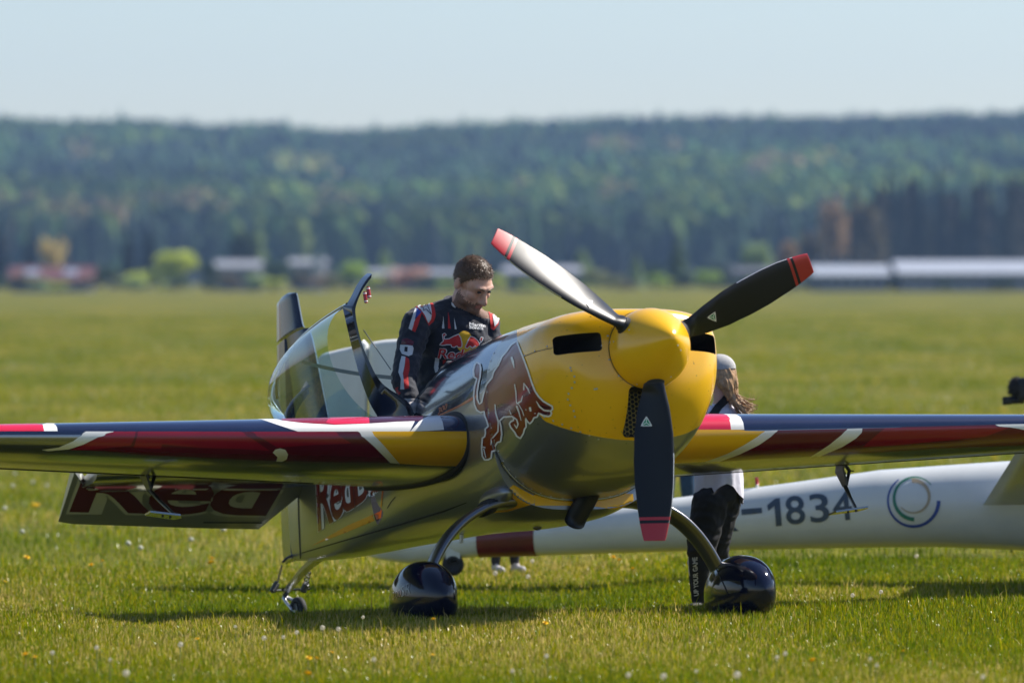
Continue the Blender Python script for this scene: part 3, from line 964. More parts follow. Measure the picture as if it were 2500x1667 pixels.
# --- fin and rudder
def slab(name, outline, thick, parent, mats, side_dir=1):
    """flat aerofoil surface in the aeroplane's centre plane: outline is a list of rows, each (u, a_front, a_rear)"""
    V, mi = [], []
    xs = [0.5 * (1 - math.cos(math.pi * k / 16)) for k in range(17)]
    ring = [(x, 1) for x in reversed(xs)] + [(x, -1) for x in xs[1:-1]]
    rows = outline
    for (u, a0, a1, t0, t1) in rows:
        for x, sg in ring:
            tt = t0 + (t1 - t0) * x
            prof_ = tt
            V.append(loc(a0 + (a1 - a0) * x, sg * prof_, u))
    return V, ring
def fin_mesh(name, rows, parent, mats, thickf, matf=None):
    V, mi = [], []
    n = 14
    xs = [k / n for k in range(n + 1)]
    for (u, a0, a1) in rows:
        for x in reversed(xs): V.append(loc(a0 + (a1 - a0) * x, thickf(u, a0 + (a1 - a0) * x, a0, a1), u))
        for x in xs[1:-1]: V.append(loc(a0 + (a1 - a0) * x, -thickf(u, a0 + (a1 - a0) * x, a0, a1), u))
    m_ = 2 * n
    F = grid_faces(len(rows), m_, wrap_m=True)
    if matf:
        for i in range(len(rows) - 1):
            for j in range(m_):
                k = j if j < n else m_ - j - 1
                x = 1 - (k + .5) / n if j < n else (j - n + .5) / n
                u = (rows[i][0] + rows[i + 1][0]) / 2
                a = rows[i][1] + (rows[i][2] - rows[i][1]) * x
                mi.append(matf(u, a, x))
    else: mi = [0] * len(F)
    F += [tuple(reversed(range(m_))), tuple(range((len(rows) - 1) * m_, len(rows) * m_))]; mi += [0, 0]
    o = mesh(name, V, F, parent, mats, mi=mi)
    bm = bmesh.new(); bm.from_mesh(o.data); bmesh.ops.recalc_face_normals(bm, faces=bm.faces[:]); bm.to_mesh(o.data); bm.free()
    return sharp(o, 40)
def hinge_a(u): return 5.555 - .105 * (u + .15) / 1.3
rows = []
for u in np.linspace(.20, 1.105, 14):
    le = np.interp(u, [.2, .30, .53, 1.0, 1.08, 1.105], [4.55, 4.74, 4.87, 5.045, 5.085, 5.115])
    rows.append((u, le, hinge_a(u) - .012))
def fin_t(u, a, a0, a1):
    x = (a - a0) / .62
    return max(.0005, 1.1 * naca(min(1, x), .13) * .62 * np.interp(u, [.2, 1.4], [1, .7]))
fin_mesh('fin', rows, plane, [M['finnavy'], M['silver']], fin_t)
rows = []
for u in list(np.linspace(-.185, 1.108, 26)):
    rows.append((u, hinge_a(u), np.interp(u, [-.19, -.12, .69, 1.356], [5.80, 5.842, 5.778, 5.65])))
def rud_t(u, a, a0, a1):
    x = (a - a0) / (a1 - a0)
    return max(.0012, (.040 * (1 - x) ** .9) * np.interp(u, [-.2, .2, 1.4], [1.05, 1, .65]) * (1 if x > .02 else .8))
rud_mat = lambda u, a, x: (1 if x > .72 else (2 if x > .62 else 0)) if u > .25 else 1
rudder = fin_mesh('rudder', rows, plane, [M['finnavy'], M['silver'], M['bullred']], rud_t, rud_mat)
rows = []
for u in np.linspace(1.128, 1.372, 12):
    a0 = np.interp(u, [1.128, 1.16, 1.34, 1.36, 1.372], [5.20, 5.222, 5.277, 5.30, 5.40])
    a1 = np.interp(u, [1.128, 1.356, 1.372], [5.70, 5.648, 5.56])
    rows.append((u, a0, a1))
def horn_t(u, a, a0, a1):
    x = np.clip((a - a0) / (a1 - a0), 0, 1)
    return max(.0012, naca(x, .14) * (a1 - a0) * (.55 if u > 1.365 else 1))
fin_mesh('rudder_horn', rows, plane, [M['finnavy'], M['silver'], M['bullred']], horn_t, lambda u, a, x: 1 if x > .80 else (2 if x > .72 else 0))

# --- tailplane and elevator
ST_U, HINGE_A, DEFL = .205, 5.15, R(35)
for side in (-1, 1):
    V = []; ls = np.linspace(.0, 1.43, 12)
    xs = [0.5 * (1 - math.cos(math.pi * k / 20)) for k in range(21)]
    for l in ls:
        a0 = np.interp(l, [0, 1.43], [4.55, 4.82]); a1 = HINGE_A - .012
        for x in reversed(xs): V.append(loc(a0 + (a1 - a0) * x, side * l, ST_U + .95 * naca(x * .7, .12) * .62))
        for x in xs[1:-1]: V.append(loc(a0 + (a1 - a0) * x, side * l, ST_U - .95 * naca(x * .7, .12) * .62))
    m_ = 40
    F = grid_faces(12, m_, wrap_m=True) + [tuple(reversed(range(m_))), tuple(range(11 * m_, 12 * m_))]
    o = mesh('tailplane', V, F, plane, M['silver']); 
    bm = bmesh.new(); bm.from_mesh(o.data); bmesh.ops.recalc_face_normals(bm, faces=bm.faces[:]); bm.to_mesh(o.data); bm.free(); sharp(o, 40)
    V = []; rows_l = np.linspace(.07, 1.50, 16); n = 12
    ca, sa = math.cos(DEFL), math.sin(DEFL)
    for l in rows_l:
        ch = np.interp(l, [.07, .26, .60, 1.44, 1.50], [.12, .40, .385, .33, .31])
        fwd = np.interp(l, [.07, 1.40, 1.43, 1.50], [0, 0, .18, .17])      # balance horn at the tip
        for k in range(n + 1):
            x = 1 - k / n; c_ = -fwd + (ch + fwd) * x; t = .034 * (1 - x) ** .8 * (1 if x > .03 else .7) + .001
            V.append(loc(HINGE_A + c_ * ca + t * sa, side * l, ST_U - c_ * sa + t * ca))
        for k in range(1, n):
            x = k / n; c_ = -fwd + (ch + fwd) * x; t = -(.034 * (1 - x) ** .8 + .001)
            V.append(loc(HINGE_A + c_ * ca + t * sa, side * l, ST_U - c_ * sa + t * ca))
    m_ = 2 * n
    F = grid_faces(len(rows_l), m_, wrap_m=True) + [tuple(reversed(range(m_))), tuple(range((len(rows_l) - 1) * m_, len(rows_l) * m_))]
    M['stabsilver'] = mat('pale_silver_paint', (.42, .42, .38), .30, .6, .2)
    e = mesh('elevator', V, F, plane, M['stabsilver'])
    bm = bmesh.new(); bm.from_mesh(e.data); bmesh.ops.recalc_face_normals(bm, faces=bm.faces[:]); bm.to_mesh(e.data); bm.free(); sharp(e, 40)
    if side < 0:
        eb = bvh_of([e])
        M['whitegrey'] = mat('lettering_cream', (0.55, 0.55, 0.46), 0.3, 0, 0.6); M['letterdark'] = mat('lettering_maroon', (0.10, 0.012, 0.010), 0.35, 0, 0.1)
        for mm, bo, of, ex in (('whitegrey', .085, .002, 8), ('letterdark', .02, .0034, 0)):
            q = [(168 - ex, 1250 + ex * .6), (648 + ex, 1259 + ex * .6), (712 + ex, 1150 - ex), (215 - ex, 1130 - ex)]
            text_decal('elevator_lettering', 'Red', q, eb, M[mm], e, off=of, bold=bo, g=7, spacing=.9)
        ribbons('trim_tab_seam', [([(496, 1274), (640, 1275)], 2.4, False)], eb, M['void'], e, off=.003)
        p = unp(627, 1286, a=5.5)
        tube('trim_rod', [unp(640, 1245, a=5.45), unp(631, 1275, a=5.49), unp(626, 1288, a=5.50)], .006, e, M['darksteel'], seg=6)

# --- canopy, hinged open on the aeroplane's right side
AF = 2.30
fr_out = [(925, 1030), (921, 1016), (902, 982), (882, 929), (865, 871), (851, 815), (842, 775), (837, 748), (846, 742), (858, 722), (870, 698), (884, 678), (897, 667)]
fr_in = [(1010, 1012), (992, 980), (940, 945), (916, 917), (897, 878), (882, 842), (871, 800), (866, 770), (866, 752), (874, 728), (884, 708), (896, 690), (904, 680)]
po = catmull([unp(*p, a=AF + .05) for p in fr_out], 48); pi_ = catmull([unp(*p, a=AF - .03) for p in fr_in], 48)
V = []
for o_, i_ in zip(po, pi_):
    mid = (o_ + i_) / 2
    V += [o_, o_ + np.array([.05, 0, 0]) * .6 + (i_ - o_) * .25, mid + np.array([.05, 0, 0]), i_ + np.array([.015, 0, 0]), i_ - np.array([.03, 0, 0]), mid - np.array([.045, 0, 0])]
F = grid_faces(48, 6, wrap_m=True) + [tuple(range(6)), tuple(reversed(range(47 * 6, 48 * 6)))]
cf = mesh('canopy_frame', V, F, plane, M['black'])
bm = bmesh.new(); bm.from_mesh(cf.data); bmesh.ops.recalc_face_normals(bm, faces=bm.faces[:]); bm.to_mesh(cf.data); bm.free(); sharp(cf, 50)
m = bpy.data.materials.new('canopy_glass'); m.use_nodes = True; nt = m.node_tree
nt.nodes.remove(nt.nodes['Principled BSDF'])
gt = nt.nodes.new('ShaderNodeBsdfTransparent'); gt.inputs[0].default_value = (.54, .76, .86, 1)
gg = nt.nodes.new('ShaderNodeBsdfGlossy'); gg.inputs['Roughness'].default_value = .02; gg.inputs[0].default_value = (.95, .97, 1, 1)
fr = nt.nodes.new('ShaderNodeFresnel'); fr.inputs[0].default_value = 1.5
gm = nt.nodes.new('ShaderNodeMixShader')
nt.links.new(fr.outputs[0], gm.inputs[0]); nt.links.new(gt.outputs[0], gm.inputs[1]); nt.links.new(gg.outputs[0], gm.inputs[2]); nt.links.new(gm.outputs[0], nt.nodes['Material Output'].inputs['Surface'])
M['glass'] = m
H0 = loc(AF + .05, -.39, .09); E0 = unp(846, 744, a=AF + .06)
TIP = unp(700, 1010, a=4.05)
V, rowsn, coln = [], 30, 26
for i in range(rowsn):
    f_ = (i / (rowsn - 1)) ** 1.25
    sa_ = AF + .05 + (4.10 - AF - .05) * (i / (rowsn - 1))
    k = math.sqrt(max(0.0, 1 - (i / (rowsn - 1)) ** 2.6))
    cen = (H0 + E0) / 2 * (1 - f_) + TIP * f_
    h_ = (H0 - (H0 + E0) / 2) * k; e_ = (E0 - (H0 + E0) / 2) * k
    d = E0 - H0; d = d / np.linalg.norm(d)
    nrm = np.array([0, -d[2], d[1]]) if (-d[2]) < 0 else np.array([0, d[2], -d[1]])
    if nrm[1] > 0: nrm = -nrm
    for j in range(coln):
        t = math.pi * j / (coln - 1)
        p = cen + (h_ + (e_ - h_) * (1 - math.cos(t)) / 2) + nrm * (.27 * k * math.sin(t) ** .8)
        p[0] = -(sa_ - A0)
        V.append(p)
glass_geo = (V, [(a, d, c, b) for a, b, c, d in grid_faces(rowsn, coln)])
cg = mesh('canopy_glass', *glass_geo, plane, M['glass'])
# dark rim along the free edge and the hinge edge
tube('canopy_rim', [V[i * coln + coln - 1] for i in range(rowsn - 1)], .010, plane, M['black'], seg=8)
tube('canopy_rim', [V[i * coln] for i in range(rowsn - 1)], .014, plane, M['black'], seg=8)
q0, q1 = unp(738, 884, a=3.2), unp(958, 922, a=2.45)
V = []
for t in np.linspace(0, 1, 10):
    p = q0 * (1 - t) + q1 * t + np.array([0, 0, -.012 * math.sin(math.pi * t)])
    V += [p + np.array([0, 0, .011]), p + np.array([.003, 0, -.011])]
mesh('canopy_strap', V, grid_faces(10, 2), plane, M['strap'])
tube('canopy_wire', [unp(888, 806, a=2.75), unp(954, 902, a=2.6)], .0035, plane, M['strap'], seg=6)
for (x0, y0, x1, y1) in ((898, 700, 902, 728), (890, 712, 894, 740)):
    a_, b_ = unp(x0, y0, a=AF - .05), unp(x1, y1, a=AF - .05)
    ax = b_ - a_
    h = tube('canopy_handle', [a_, a_ + ax * .08, a_ + ax * .15, a_ + ax * .85, a_ + ax * .92, b_], [.006, .010, .0105, .0105, .010, .006], plane, M['propred'], seg=12)
    for t in (.16, .84):
        tube('handle_band', [a_ + ax * (t - .05), a_ + ax * (t + .05)], .0112, h, M['white'], seg=12)

# --- undercarriage
M['dullsilver'] = mat('dull_silver_paint', SILVER, .38, .7, .2)
M['gearmetal'] = mat('dark_grey_metal', (.21, .21, .225), .30, .85, .2, rvar=.06, vs=20)
def leg(side):
    pts = [(side * .30, -.575), (side * .40, -.585), (side * .50, -.615), (side * .60, -.672), (side * .68, -.745), (side * .745, -.83), (side * .80, -.93), (side * .835, -1.03)]
    P = catmull(pts, 26); V = []; seg = 14
    for i, (l, u) in enumerate(P):
        t = P[min(i + 1, 25)] - P[max(i - 1, 0)]; t /= np.linalg.norm(t); n = np.array([-t[1], t[0]])
        wv = np.interp(i, [0, 25], [.115, .075]); th = np.interp(i, [0, 25], [.026, .019])
        for k in range(seg):
            an = 2 * math.pi * k / seg
            c, s = math.cos(an), math.sin(an)
            V.append(loc(1.22 + wv * math.copysign(abs(c) ** .7, c), l + n[0] * th * s, u + n[1] * th * s))
    F = grid_faces(26, seg, wrap_m=True) + [tuple(range(seg)), tuple(reversed(range(25 * seg, 26 * seg)))]
    o = mesh('landing_gear_leg', V, F, plane, M['gearmetal'])
    bm = bmesh.new(); bm.from_mesh(o.data); bmesh.ops.recalc_face_normals(bm, faces=bm.faces[:]); bm.to_mesh(o.data); bm.free()
    # rubber collar and the swelling where the leg enters the belly
    V = [loc(1.22 + .100 * math.cos(t), side * (.445 + dx), -.592 - dx * .35 + .042 * math.sin(t)) for dx in (-.02, .035) for t in np.linspace(0, 2 * math.pi, 20, endpoint=False)]
    mesh('leg_collar', V, grid_faces(2, 20, wrap_m=True) + [tuple(range(20)), tuple(reversed(range(20, 40)))], plane, M['rubber'])
    v, f = ell_geo(loc(1.24, side * .395, -.545), (.20, .06, .055), 28, 16)
    mesh('leg_fairing', v, f, plane, M['dullsilver'])
def pant(side):
    cl_, ca_ = side * .88, 1.16
    V = []; n, seg = 46, 40
    tilt = R(9)
    for i in range(n):
        t = i / (n - 1)
        x = .40 - .78 * (0.5 - 0.5 * math.cos(math.pi * t)) if False else .385 - .80 * t
        s = t
        w = .128 * (math.sin(math.pi * min(1, s ** .62 * 1.0)) ** .62 if s < .42 else 1) if False else .140 * min(1.0, math.sqrt(max(0, 1 - ((.40 - s) / .40) ** 2)) if s < .40 else 1.0) * (1 if s < .40 else (1 - ((s - .40) / .60) ** 1.7) ** .9)
        hT = .190 * (math.sqrt(max(0, 1 - ((.42 - s) / .42) ** 2)) if s < .42 else (1 - ((s - .42) / .58) ** 1.9) ** .95)
        hB = .158 * (math.sqrt(max(0, 1 - ((.40 - s) / .40) ** 2.4)) if s < .40 else (1 - ((s - .40) / .60) ** 2.6) ** .9)
        cz = -.02 - .035 * s
        for k in range(seg):
            an = 2 * math.pi * k / seg; c, sn = math.cos(an), math.sin(an)
            l = (w + 1e-4) * math.copysign(abs(c) ** .88, c)
            z = cz + (hT * math.copysign(abs(sn) ** .95, sn) if sn > 0 else -hB * abs(sn) ** .55) + (1e-4 * sn)
            xx = x * math.cos(tilt) + z * math.sin(tilt) ; zz = -x * math.sin(tilt) + z * math.cos(tilt)
            V.append(loc(ca_ - xx, cl_ + l, -1.035 + zz))
    F = grid_faces(n, seg, wrap_m=True) + [tuple(range(seg)), tuple(reversed(range((n - 1) * seg, n * seg)))]
    o = mesh('wheel_fairing', V, F, plane, M['blackblue'])
    bm = bmesh.new(); bm.from_mesh(o.data); bmesh.ops.recalc_face_normals(bm, faces=bm.faces[:]); bm.to_mesh(o.data); bm.free()
    # tyre showing under the fairing
    V = []; n1, n2 = 36, 12
    cy_ = loc(1.16, cl_, -1.065)
    for i in range(n1):
        a = 2 * math.pi * i / n1
        for k in range(n2):
            b = 2 * math.pi * k / n2
            rr = .125 + .045 * math.cos(b)
            V.append(cy_ + np.array([rr * math.cos(a), .052 * math.sin(b), rr * math.sin(a)]))
    mesh('tyre', V, grid_faces(n1, n2, True, True), plane, M['rubber'])
    return o
pants = {}
for s in (-1, 1):
    leg(s); pants[s] = pant(s)
pb = bvh_of([pants[-1]])
M['dimred'] = mat('dim_red_print', (0.22, 0.01, 0.012), 0.3, 0, 0.8)
M['dimgrey'] = mat('dim_grey_print', (0.10, 0.11, 0.12), 0.3, 0, 0.8)
text_decal('type_lettering', '300', [(959, 1463), (980, 1455), (980, 1437), (959, 1445)], pb, M['dimred'], pants[-1], off=.002, bold=.0, g=4)
text_decal('type_lettering', 'SR', [(980, 1457), (1002, 1447), (1004, 1419), (981, 1432)], pb, M['dimgrey'], pants[-1], off=.002, bold=-.01, g=4)
pb2 = bvh_of([pants[1]])
ribbons('fairing_seam', [([(1744, 1378), (1755, 1400), (1770, 1432), (1778, 1452)], 1.8, False)], pb2, M['void'], pants[1], off=.002)
# fillet joining the far leg to its fairing
v, f = ell_geo(loc(1.24, .83, -.985), (.13, .045, .10), 20, 12)
mesh('leg_fillet', v, f, plane, M['blackblue'])
v, f = ell_geo(loc(1.24, -.83, -.985), (.13, .045, .10), 20, 12)
mesh('leg_fillet', v, f, plane, M['blackblue'])

# --- exhaust, drain, belly aerial, cowling lip
def tip_tube(name, path, r0, m, inner=True):
    v, f = tube_geo(path, r0, 24, cap=False)
    n = len(path)
    v2, f2 = tube_geo(list(reversed(path)), [r * .88 for r in reversed(r0)], 24, cap=False)
    V, F = join_geo((v, f), (v2, f2))
    b0 = (n - 1) * 24; c0 = n * 24
    F += [(b0 + k, b0 + (k + 1) % 24, c0 + (24 - (k + 1)) % 24, c0 + (24 - k) % 24) for k in range(24)] if False else []
    return mesh(name, V, F, plane, m)
ex = [unp(1445, 1195, a=.95), unp(1428, 1225, a=1.0), unp(1410, 1256, a=1.05), unp(1402, 1276, a=1.08)]
tube('exhaust_pipe', ex, [.052, .055, .056, .054], plane, M['satin'], seg=24)
e_dir = ex[-1] - ex[-2]; e_dir = e_dir / np.linalg.norm(e_dir)
v, f = ell_geo(ex[-1], (.053, .053, .022), 24, 10, rot=Vector(e_dir).to_track_quat('Z', 'Y').to_matrix()); mesh('exhaust_tip', v, f, plane, M['satin'])
tube('breather_pipe', [unp(1288, 1262, a=1.9), unp(1304, 1278, a=1.75), unp(1312, 1282, a=1.68)], [.026, .028, .027], plane, M['steel'], seg=16)
a0_ = unp(1128, 1285, a=2.6); a1_ = unp(1126, 1325, a=2.6)
V = []
for p, w in ((a0_ + np.array([0, 0, .05]), .030), (a0_, .030), (a1_ * .9 + a0_ * .1, .018), (a1_, .008)):
    for k in range(10):
        an = 2 * math.pi * k / 10
        V.append(p + np.array([w * math.cos(an), .010 * math.sin(an), 0]))
mesh('belly_aerial', V, grid_faces(4, 10, wrap_m=True) + [tuple(range(30, 40))], plane, M['white'])
lipc = []
for k in range(41):
    ph = math.pi + math.pi * (.18 + .64 * k / 40)
    c, s = math.cos(ph), math.sin(ph)
    lipc.append(loc(1.045, .484 * math.copysign(abs(c) ** (2 / 2.6), c), -.06 - .532 * abs(s) ** (2 / 2.6)))
tube('cowling_lip', lipc, .008, plane, M['silver'], seg=8)

# --- tail wheel
s0, s1, s2 = unp(778, 1362, l=0), unp(742, 1392, l=0), unp(697, 1447, l=0)
V = []
P = catmull([s0 + np.array([.12, 0, .02]), s0, s1, s2], 16)
for i, p in enumerate(P):
    w = np.interp(i, [0, 15], [.034, .018]); th = np.interp(i, [0, 15], [.016, .011])
    t = P[min(i + 1, 15)] - P[max(i - 1, 0)]; t /= np.linalg.norm(t); n_ = np.array([-t[2], 0, t[0]])
    V += [p + np.array([0, -w, 0]) + n_ * th, p + np.array([0, w, 0]) + n_ * th, p + np.array([0, w, 0]) - n_ * th, p + np.array([0, -w, 0]) - n_ * th]
tws = mesh('tailwheel_spring', V, grid_faces(16, 4, wrap_m=True) + [(0, 1, 2, 3), tuple(range(63, 59, -1))], plane, M['silver'])
sharp(tws, 30)
bevel_box('spring_clamp', s0 + np.array([.03, 0, .012]), (.12, .085, .05), plane, M['silver'], .012)
wc = unp(728, 1488, l=0.0)
tube('tailwheel_pivot', [s2 + np.array([0, 0, .03]), s2 + np.array([0, 0, -.035])], .018, plane, M['darksteel'], seg=12)
for s in (-1, 1):
    tube('tailwheel_fork', [s2 + np.array([0, s * .012, -.03]), s2 * .5 + wc * .5 + np.array([0, s * .036, -.005]), wc + np.array([0, s * .036, 0])], [.012, .010, .009], plane, M['steel'], seg=8)
V = []; n1, n2 = 32, 12
ya = R(12)
for i in range(n1):
    a = 2 * math.pi * i / n1
    for k in range(n2):
        b = 2 * math.pi * k / n2
        rr = .056 + .022 * math.cos(b)
        x, y, z = rr * math.cos(a), .024 * math.sin(b), rr * math.sin(a)
        V.append(wc + np.array([x * math.cos(ya) - y * math.sin(ya), x * math.sin(ya) + y * math.cos(ya), z]))
tw = mesh('tail_wheel', V, grid_faces(n1, n2, True, True), plane, M['rubber'])
v, f = tube_geo([wc + np.array([0, -.02, 0]), wc + np.array([0, .02, 0])], .042, 24); mesh('wheel_hub', v, f, tw, M['steel'])
cb = [unp(668, 1441, a=5.84), unp(757, 1437, a=5.84)]
tube('steering_arm', cb, .006, plane, M['darksteel'], seg=6)
ru = tube('rudder_horn_bar', [unp(745, 1345, a=5.55) + np.array([0, -.02, 0]), unp(700, 1362, a=5.55), unp(690, 1372, a=5.55)], .008, plane, M['darksteel'], seg=6)
def chain(p0, p1, n):
    for i in range(n):
        t0, t1 = i / n, (i + 1) / n
        c = p0 * (1 - (t0 + t1) / 2) + p1 * ((t0 + t1) / 2); d = (p1 - p0) / n
        ln = np.linalg.norm(d) * .68; d = d / np.linalg.norm(d)
        s = np.array([0, 1.0, 0]) if i % 2 else np.array([1.0, 0, 0]); s = s - d * (s @ d); s /= np.linalg.norm(s)
        path = [c + d * ln * math.cos(t) + s * ln * .55 * math.sin(t) for t in np.linspace(0, 2 * math.pi, 11)]
        tube('chain_link', path, .0028, plane, M['darksteel'], seg=5, cap=False)
def spring(p0, p1):
    d = p1 - p0; L_ = np.linalg.norm(d); d = d / L_; s = np.cross(d, [0, 1, 0]); s /= np.linalg.norm(s); q = np.cross(d, s)
    tube('steering_spring', [p0 + d * L_ * t / 60 + .016 * (math.cos(t * .9) * s + math.sin(t * .9) * q) for t in range(61)], .0045, plane, M['darksteel'], seg=6)
chain(unp(688, 1380, a=5.8), unp(677, 1424, a=5.84), 7); spring(unp(677, 1422, a=5.84), unp(665, 1444, a=5.84))
chain(unp(753, 1393, a=5.5), unp(747, 1424, a=5.75), 6); spring(unp(748, 1424, a=5.8), unp(740, 1443, a=5.84))
# ------------------------------------------------------------------ the field
def new_mesh_np(name, V, F, parent=None, mats=None, smooth=True):
    """V (n,3); F (m,3) or (m,4) arrays"""
    me = bpy.data.meshes.new(name)
    n, m, k = len(V), len(F), F.shape[1]
    me.vertices.add(n); me.vertices.foreach_set('co', np.ascontiguousarray(V, np.float32).ravel())
    me.loops.add(m * k); me.loops.foreach_set('vertex_index', np.ascontiguousarray(F, np.int32).ravel())
    me.polygons.add(m); me.polygons.foreach_set('loop_start', np.arange(0, m * k, k, dtype=np.int32))
    me.update(calc_edges=True)
    return link(name, me, parent, mats, smooth)

def point_colour(o, attr, C):
    at = o.data.attributes.new(attr, 'FLOAT_COLOR', 'POINT')
    at.data.foreach_set('color', np.concatenate([C, np.ones((len(C), 1))], 1).astype(np.float32).ravel())

def field_material():
    m = bpy.data.materials.new('meadow'); m.use_nodes = True; nt = m.node_tree
    b = nt.nodes['Principled BSDF']; b.inputs['Roughness'].default_value = .85; b.inputs['Specular IOR Level'].default_value = .15
    tc = nt.nodes.new('ShaderNodeTexCoord')
    def nz(scale, det, sx=1, sy=1):
        mp = nt.nodes.new('ShaderNodeMapping'); mp.inputs['Scale'].default_value = (sx, sy, 1)
        t = nt.nodes.new('ShaderNodeTexNoise'); t.inputs['Scale'].default_value = scale; t.inputs['Detail'].default_value = det; t.inputs['Roughness'].default_value = .6
        nt.links.new(tc.outputs['Object'], mp.inputs[0]); nt.links.new(mp.outputs[0], t.inputs['Vector']); return t
    a, c, d = nz(.16, 5, 1, .25), nz(1.6, 6), nz(9, 4)
    r1 = nt.nodes.new('ShaderNodeValToRGB')
    r1.color_ramp.elements[0].position = .35; r1.color_ramp.elements[0].color = (.098, .122, .004, 1)
    r1.color_ramp.elements[1].position = .68; r1.color_ramp.elements[1].color = (.225, .188, .006, 1)
    nt.links.new(a.outputs['Fac'], r1.inputs[0])
    r2 = nt.nodes.new('ShaderNodeValToRGB')
    r2.color_ramp.elements[0].position = .35; r2.color_ramp.elements[0].color = (.60, .66, .5, 1)
    r2.color_ramp.elements[1].position = .70; r2.color_ramp.elements[1].color = (1.15, 1.1, 1.0, 1)
    nt.links.new(c.outputs['Fac'], r2.inputs[0])
    r3 = nt.nodes.new('ShaderNodeValToRGB')
    r3.color_ramp.elements[0].position = .35; r3.color_ramp.elements[0].color = (.6, .6, .6, 1)
    r3.color_ramp.elements[1].position = .68; r3.color_ramp.elements[1].color = (1.2, 1.15, 1.1, 1)
    nt.links.new(d.outputs['Fac'], r3.inputs[0])
    x1 = nt.nodes.new('ShaderNodeMix'); x1.data_type = 'RGBA'; x1.blend_type = 'MULTIPLY'; x1.inputs['Factor'].default_value = 1
    x2 = nt.nodes.new('ShaderNodeMix'); x2.data_type = 'RGBA'; x2.blend_type = 'MULTIPLY'; x2.inputs['Factor'].default_value = 1
    nt.links.new(r1.outputs[0], x1.inputs['A']); nt.links.new(r2.outputs[0], x1.inputs['B'])
    nt.links.new(x1.outputs['Result'], x2.inputs['A']); nt.links.new(r3.outputs[0], x2.inputs['B'])
    nt.links.new(x2.outputs['Result'], b.inputs['Base Color'])
    bp = nt.nodes.new('ShaderNodeBump'); bp.inputs['Strength'].default_value = .8; bp.inputs['Distance'].default_value = .06
    nt.links.new(d.outputs['Fac'], bp.inputs['Height']); nt.links.new(bp.outputs[0], b.inputs['Normal'])
    return m
M['field'] = field_material()
ys = np.concatenate([np.array([-40, -10, 5, 12, 17]), np.arange(20, 46, .3), np.geomspace(46, 3600, 90)])
us = np.linspace(-1, 1, 81)
V = []
for y in ys:
    hw = 14 + .22 * max(y, 0)
    xs = us * hw
    V.append(np.stack([xs, np.full_like(xs, y), gz(xs, np.full_like(xs, max(y, 0.0)))], 1))
V = np.concatenate(V)
F = np.array(grid_faces(len(ys), len(us)))[:, ::-1]
ground = new_mesh_np('field', V, F, None, M['field']); ground['kind'] = 'structure'

def blade_material(name, attr, trans=.4, rough=.42, spec=.3):
    m = bpy.data.materials.new(name); m.use_nodes = True; nt = m.node_tree
    b = nt.nodes['Principled BSDF']; b.inputs['Roughness'].default_value = rough; b.inputs['Specular IOR Level'].default_value = spec
    at = nt.nodes.new('ShaderNodeAttribute'); at.attribute_name = attr
    tr = nt.nodes.new('ShaderNodeBsdfTranslucent'); mx = nt.nodes.new('ShaderNodeMixShader'); mx.inputs[0].default_value = trans
    out = nt.nodes['Material Output']
    nt.links.new(at.outputs['Color'], b.inputs['Base Color']); nt.links.new(at.outputs['Color'], tr.inputs['Color'])
    nt.links.new(b.outputs[0], mx.inputs[1]); nt.links.new(tr.outputs[0], mx.inputs[2]); nt.links.new(mx.outputs[0], out.inputs['Surface'])
    return m
M['grass'] = blade_material('grass_blades', 'tint', .45, .28, .22)

def vnoise(x, y, s, seed=0):
    """cheap smooth value noise"""
    x = x * s + seed * 17.3; y = y * s + seed * 9.1
    xi, yi = np.floor(x).astype(np.int64), np.floor(y).astype(np.int64)
    fx, fy = x - xi, y - yi; fx = fx * fx * (3 - 2 * fx); fy = fy * fy * (3 - 2 * fy)
    h = lambda a, b: np.mod(np.sin(a * 127.1 + b * 311.7 + seed) * 43758.5453, 1.0)
    return (h(xi, yi) * (1 - fx) + h(xi + 1, yi) * fx) * (1 - fy) + (h(xi, yi + 1) * (1 - fx) + h(xi + 1, yi + 1) * fx) * fy

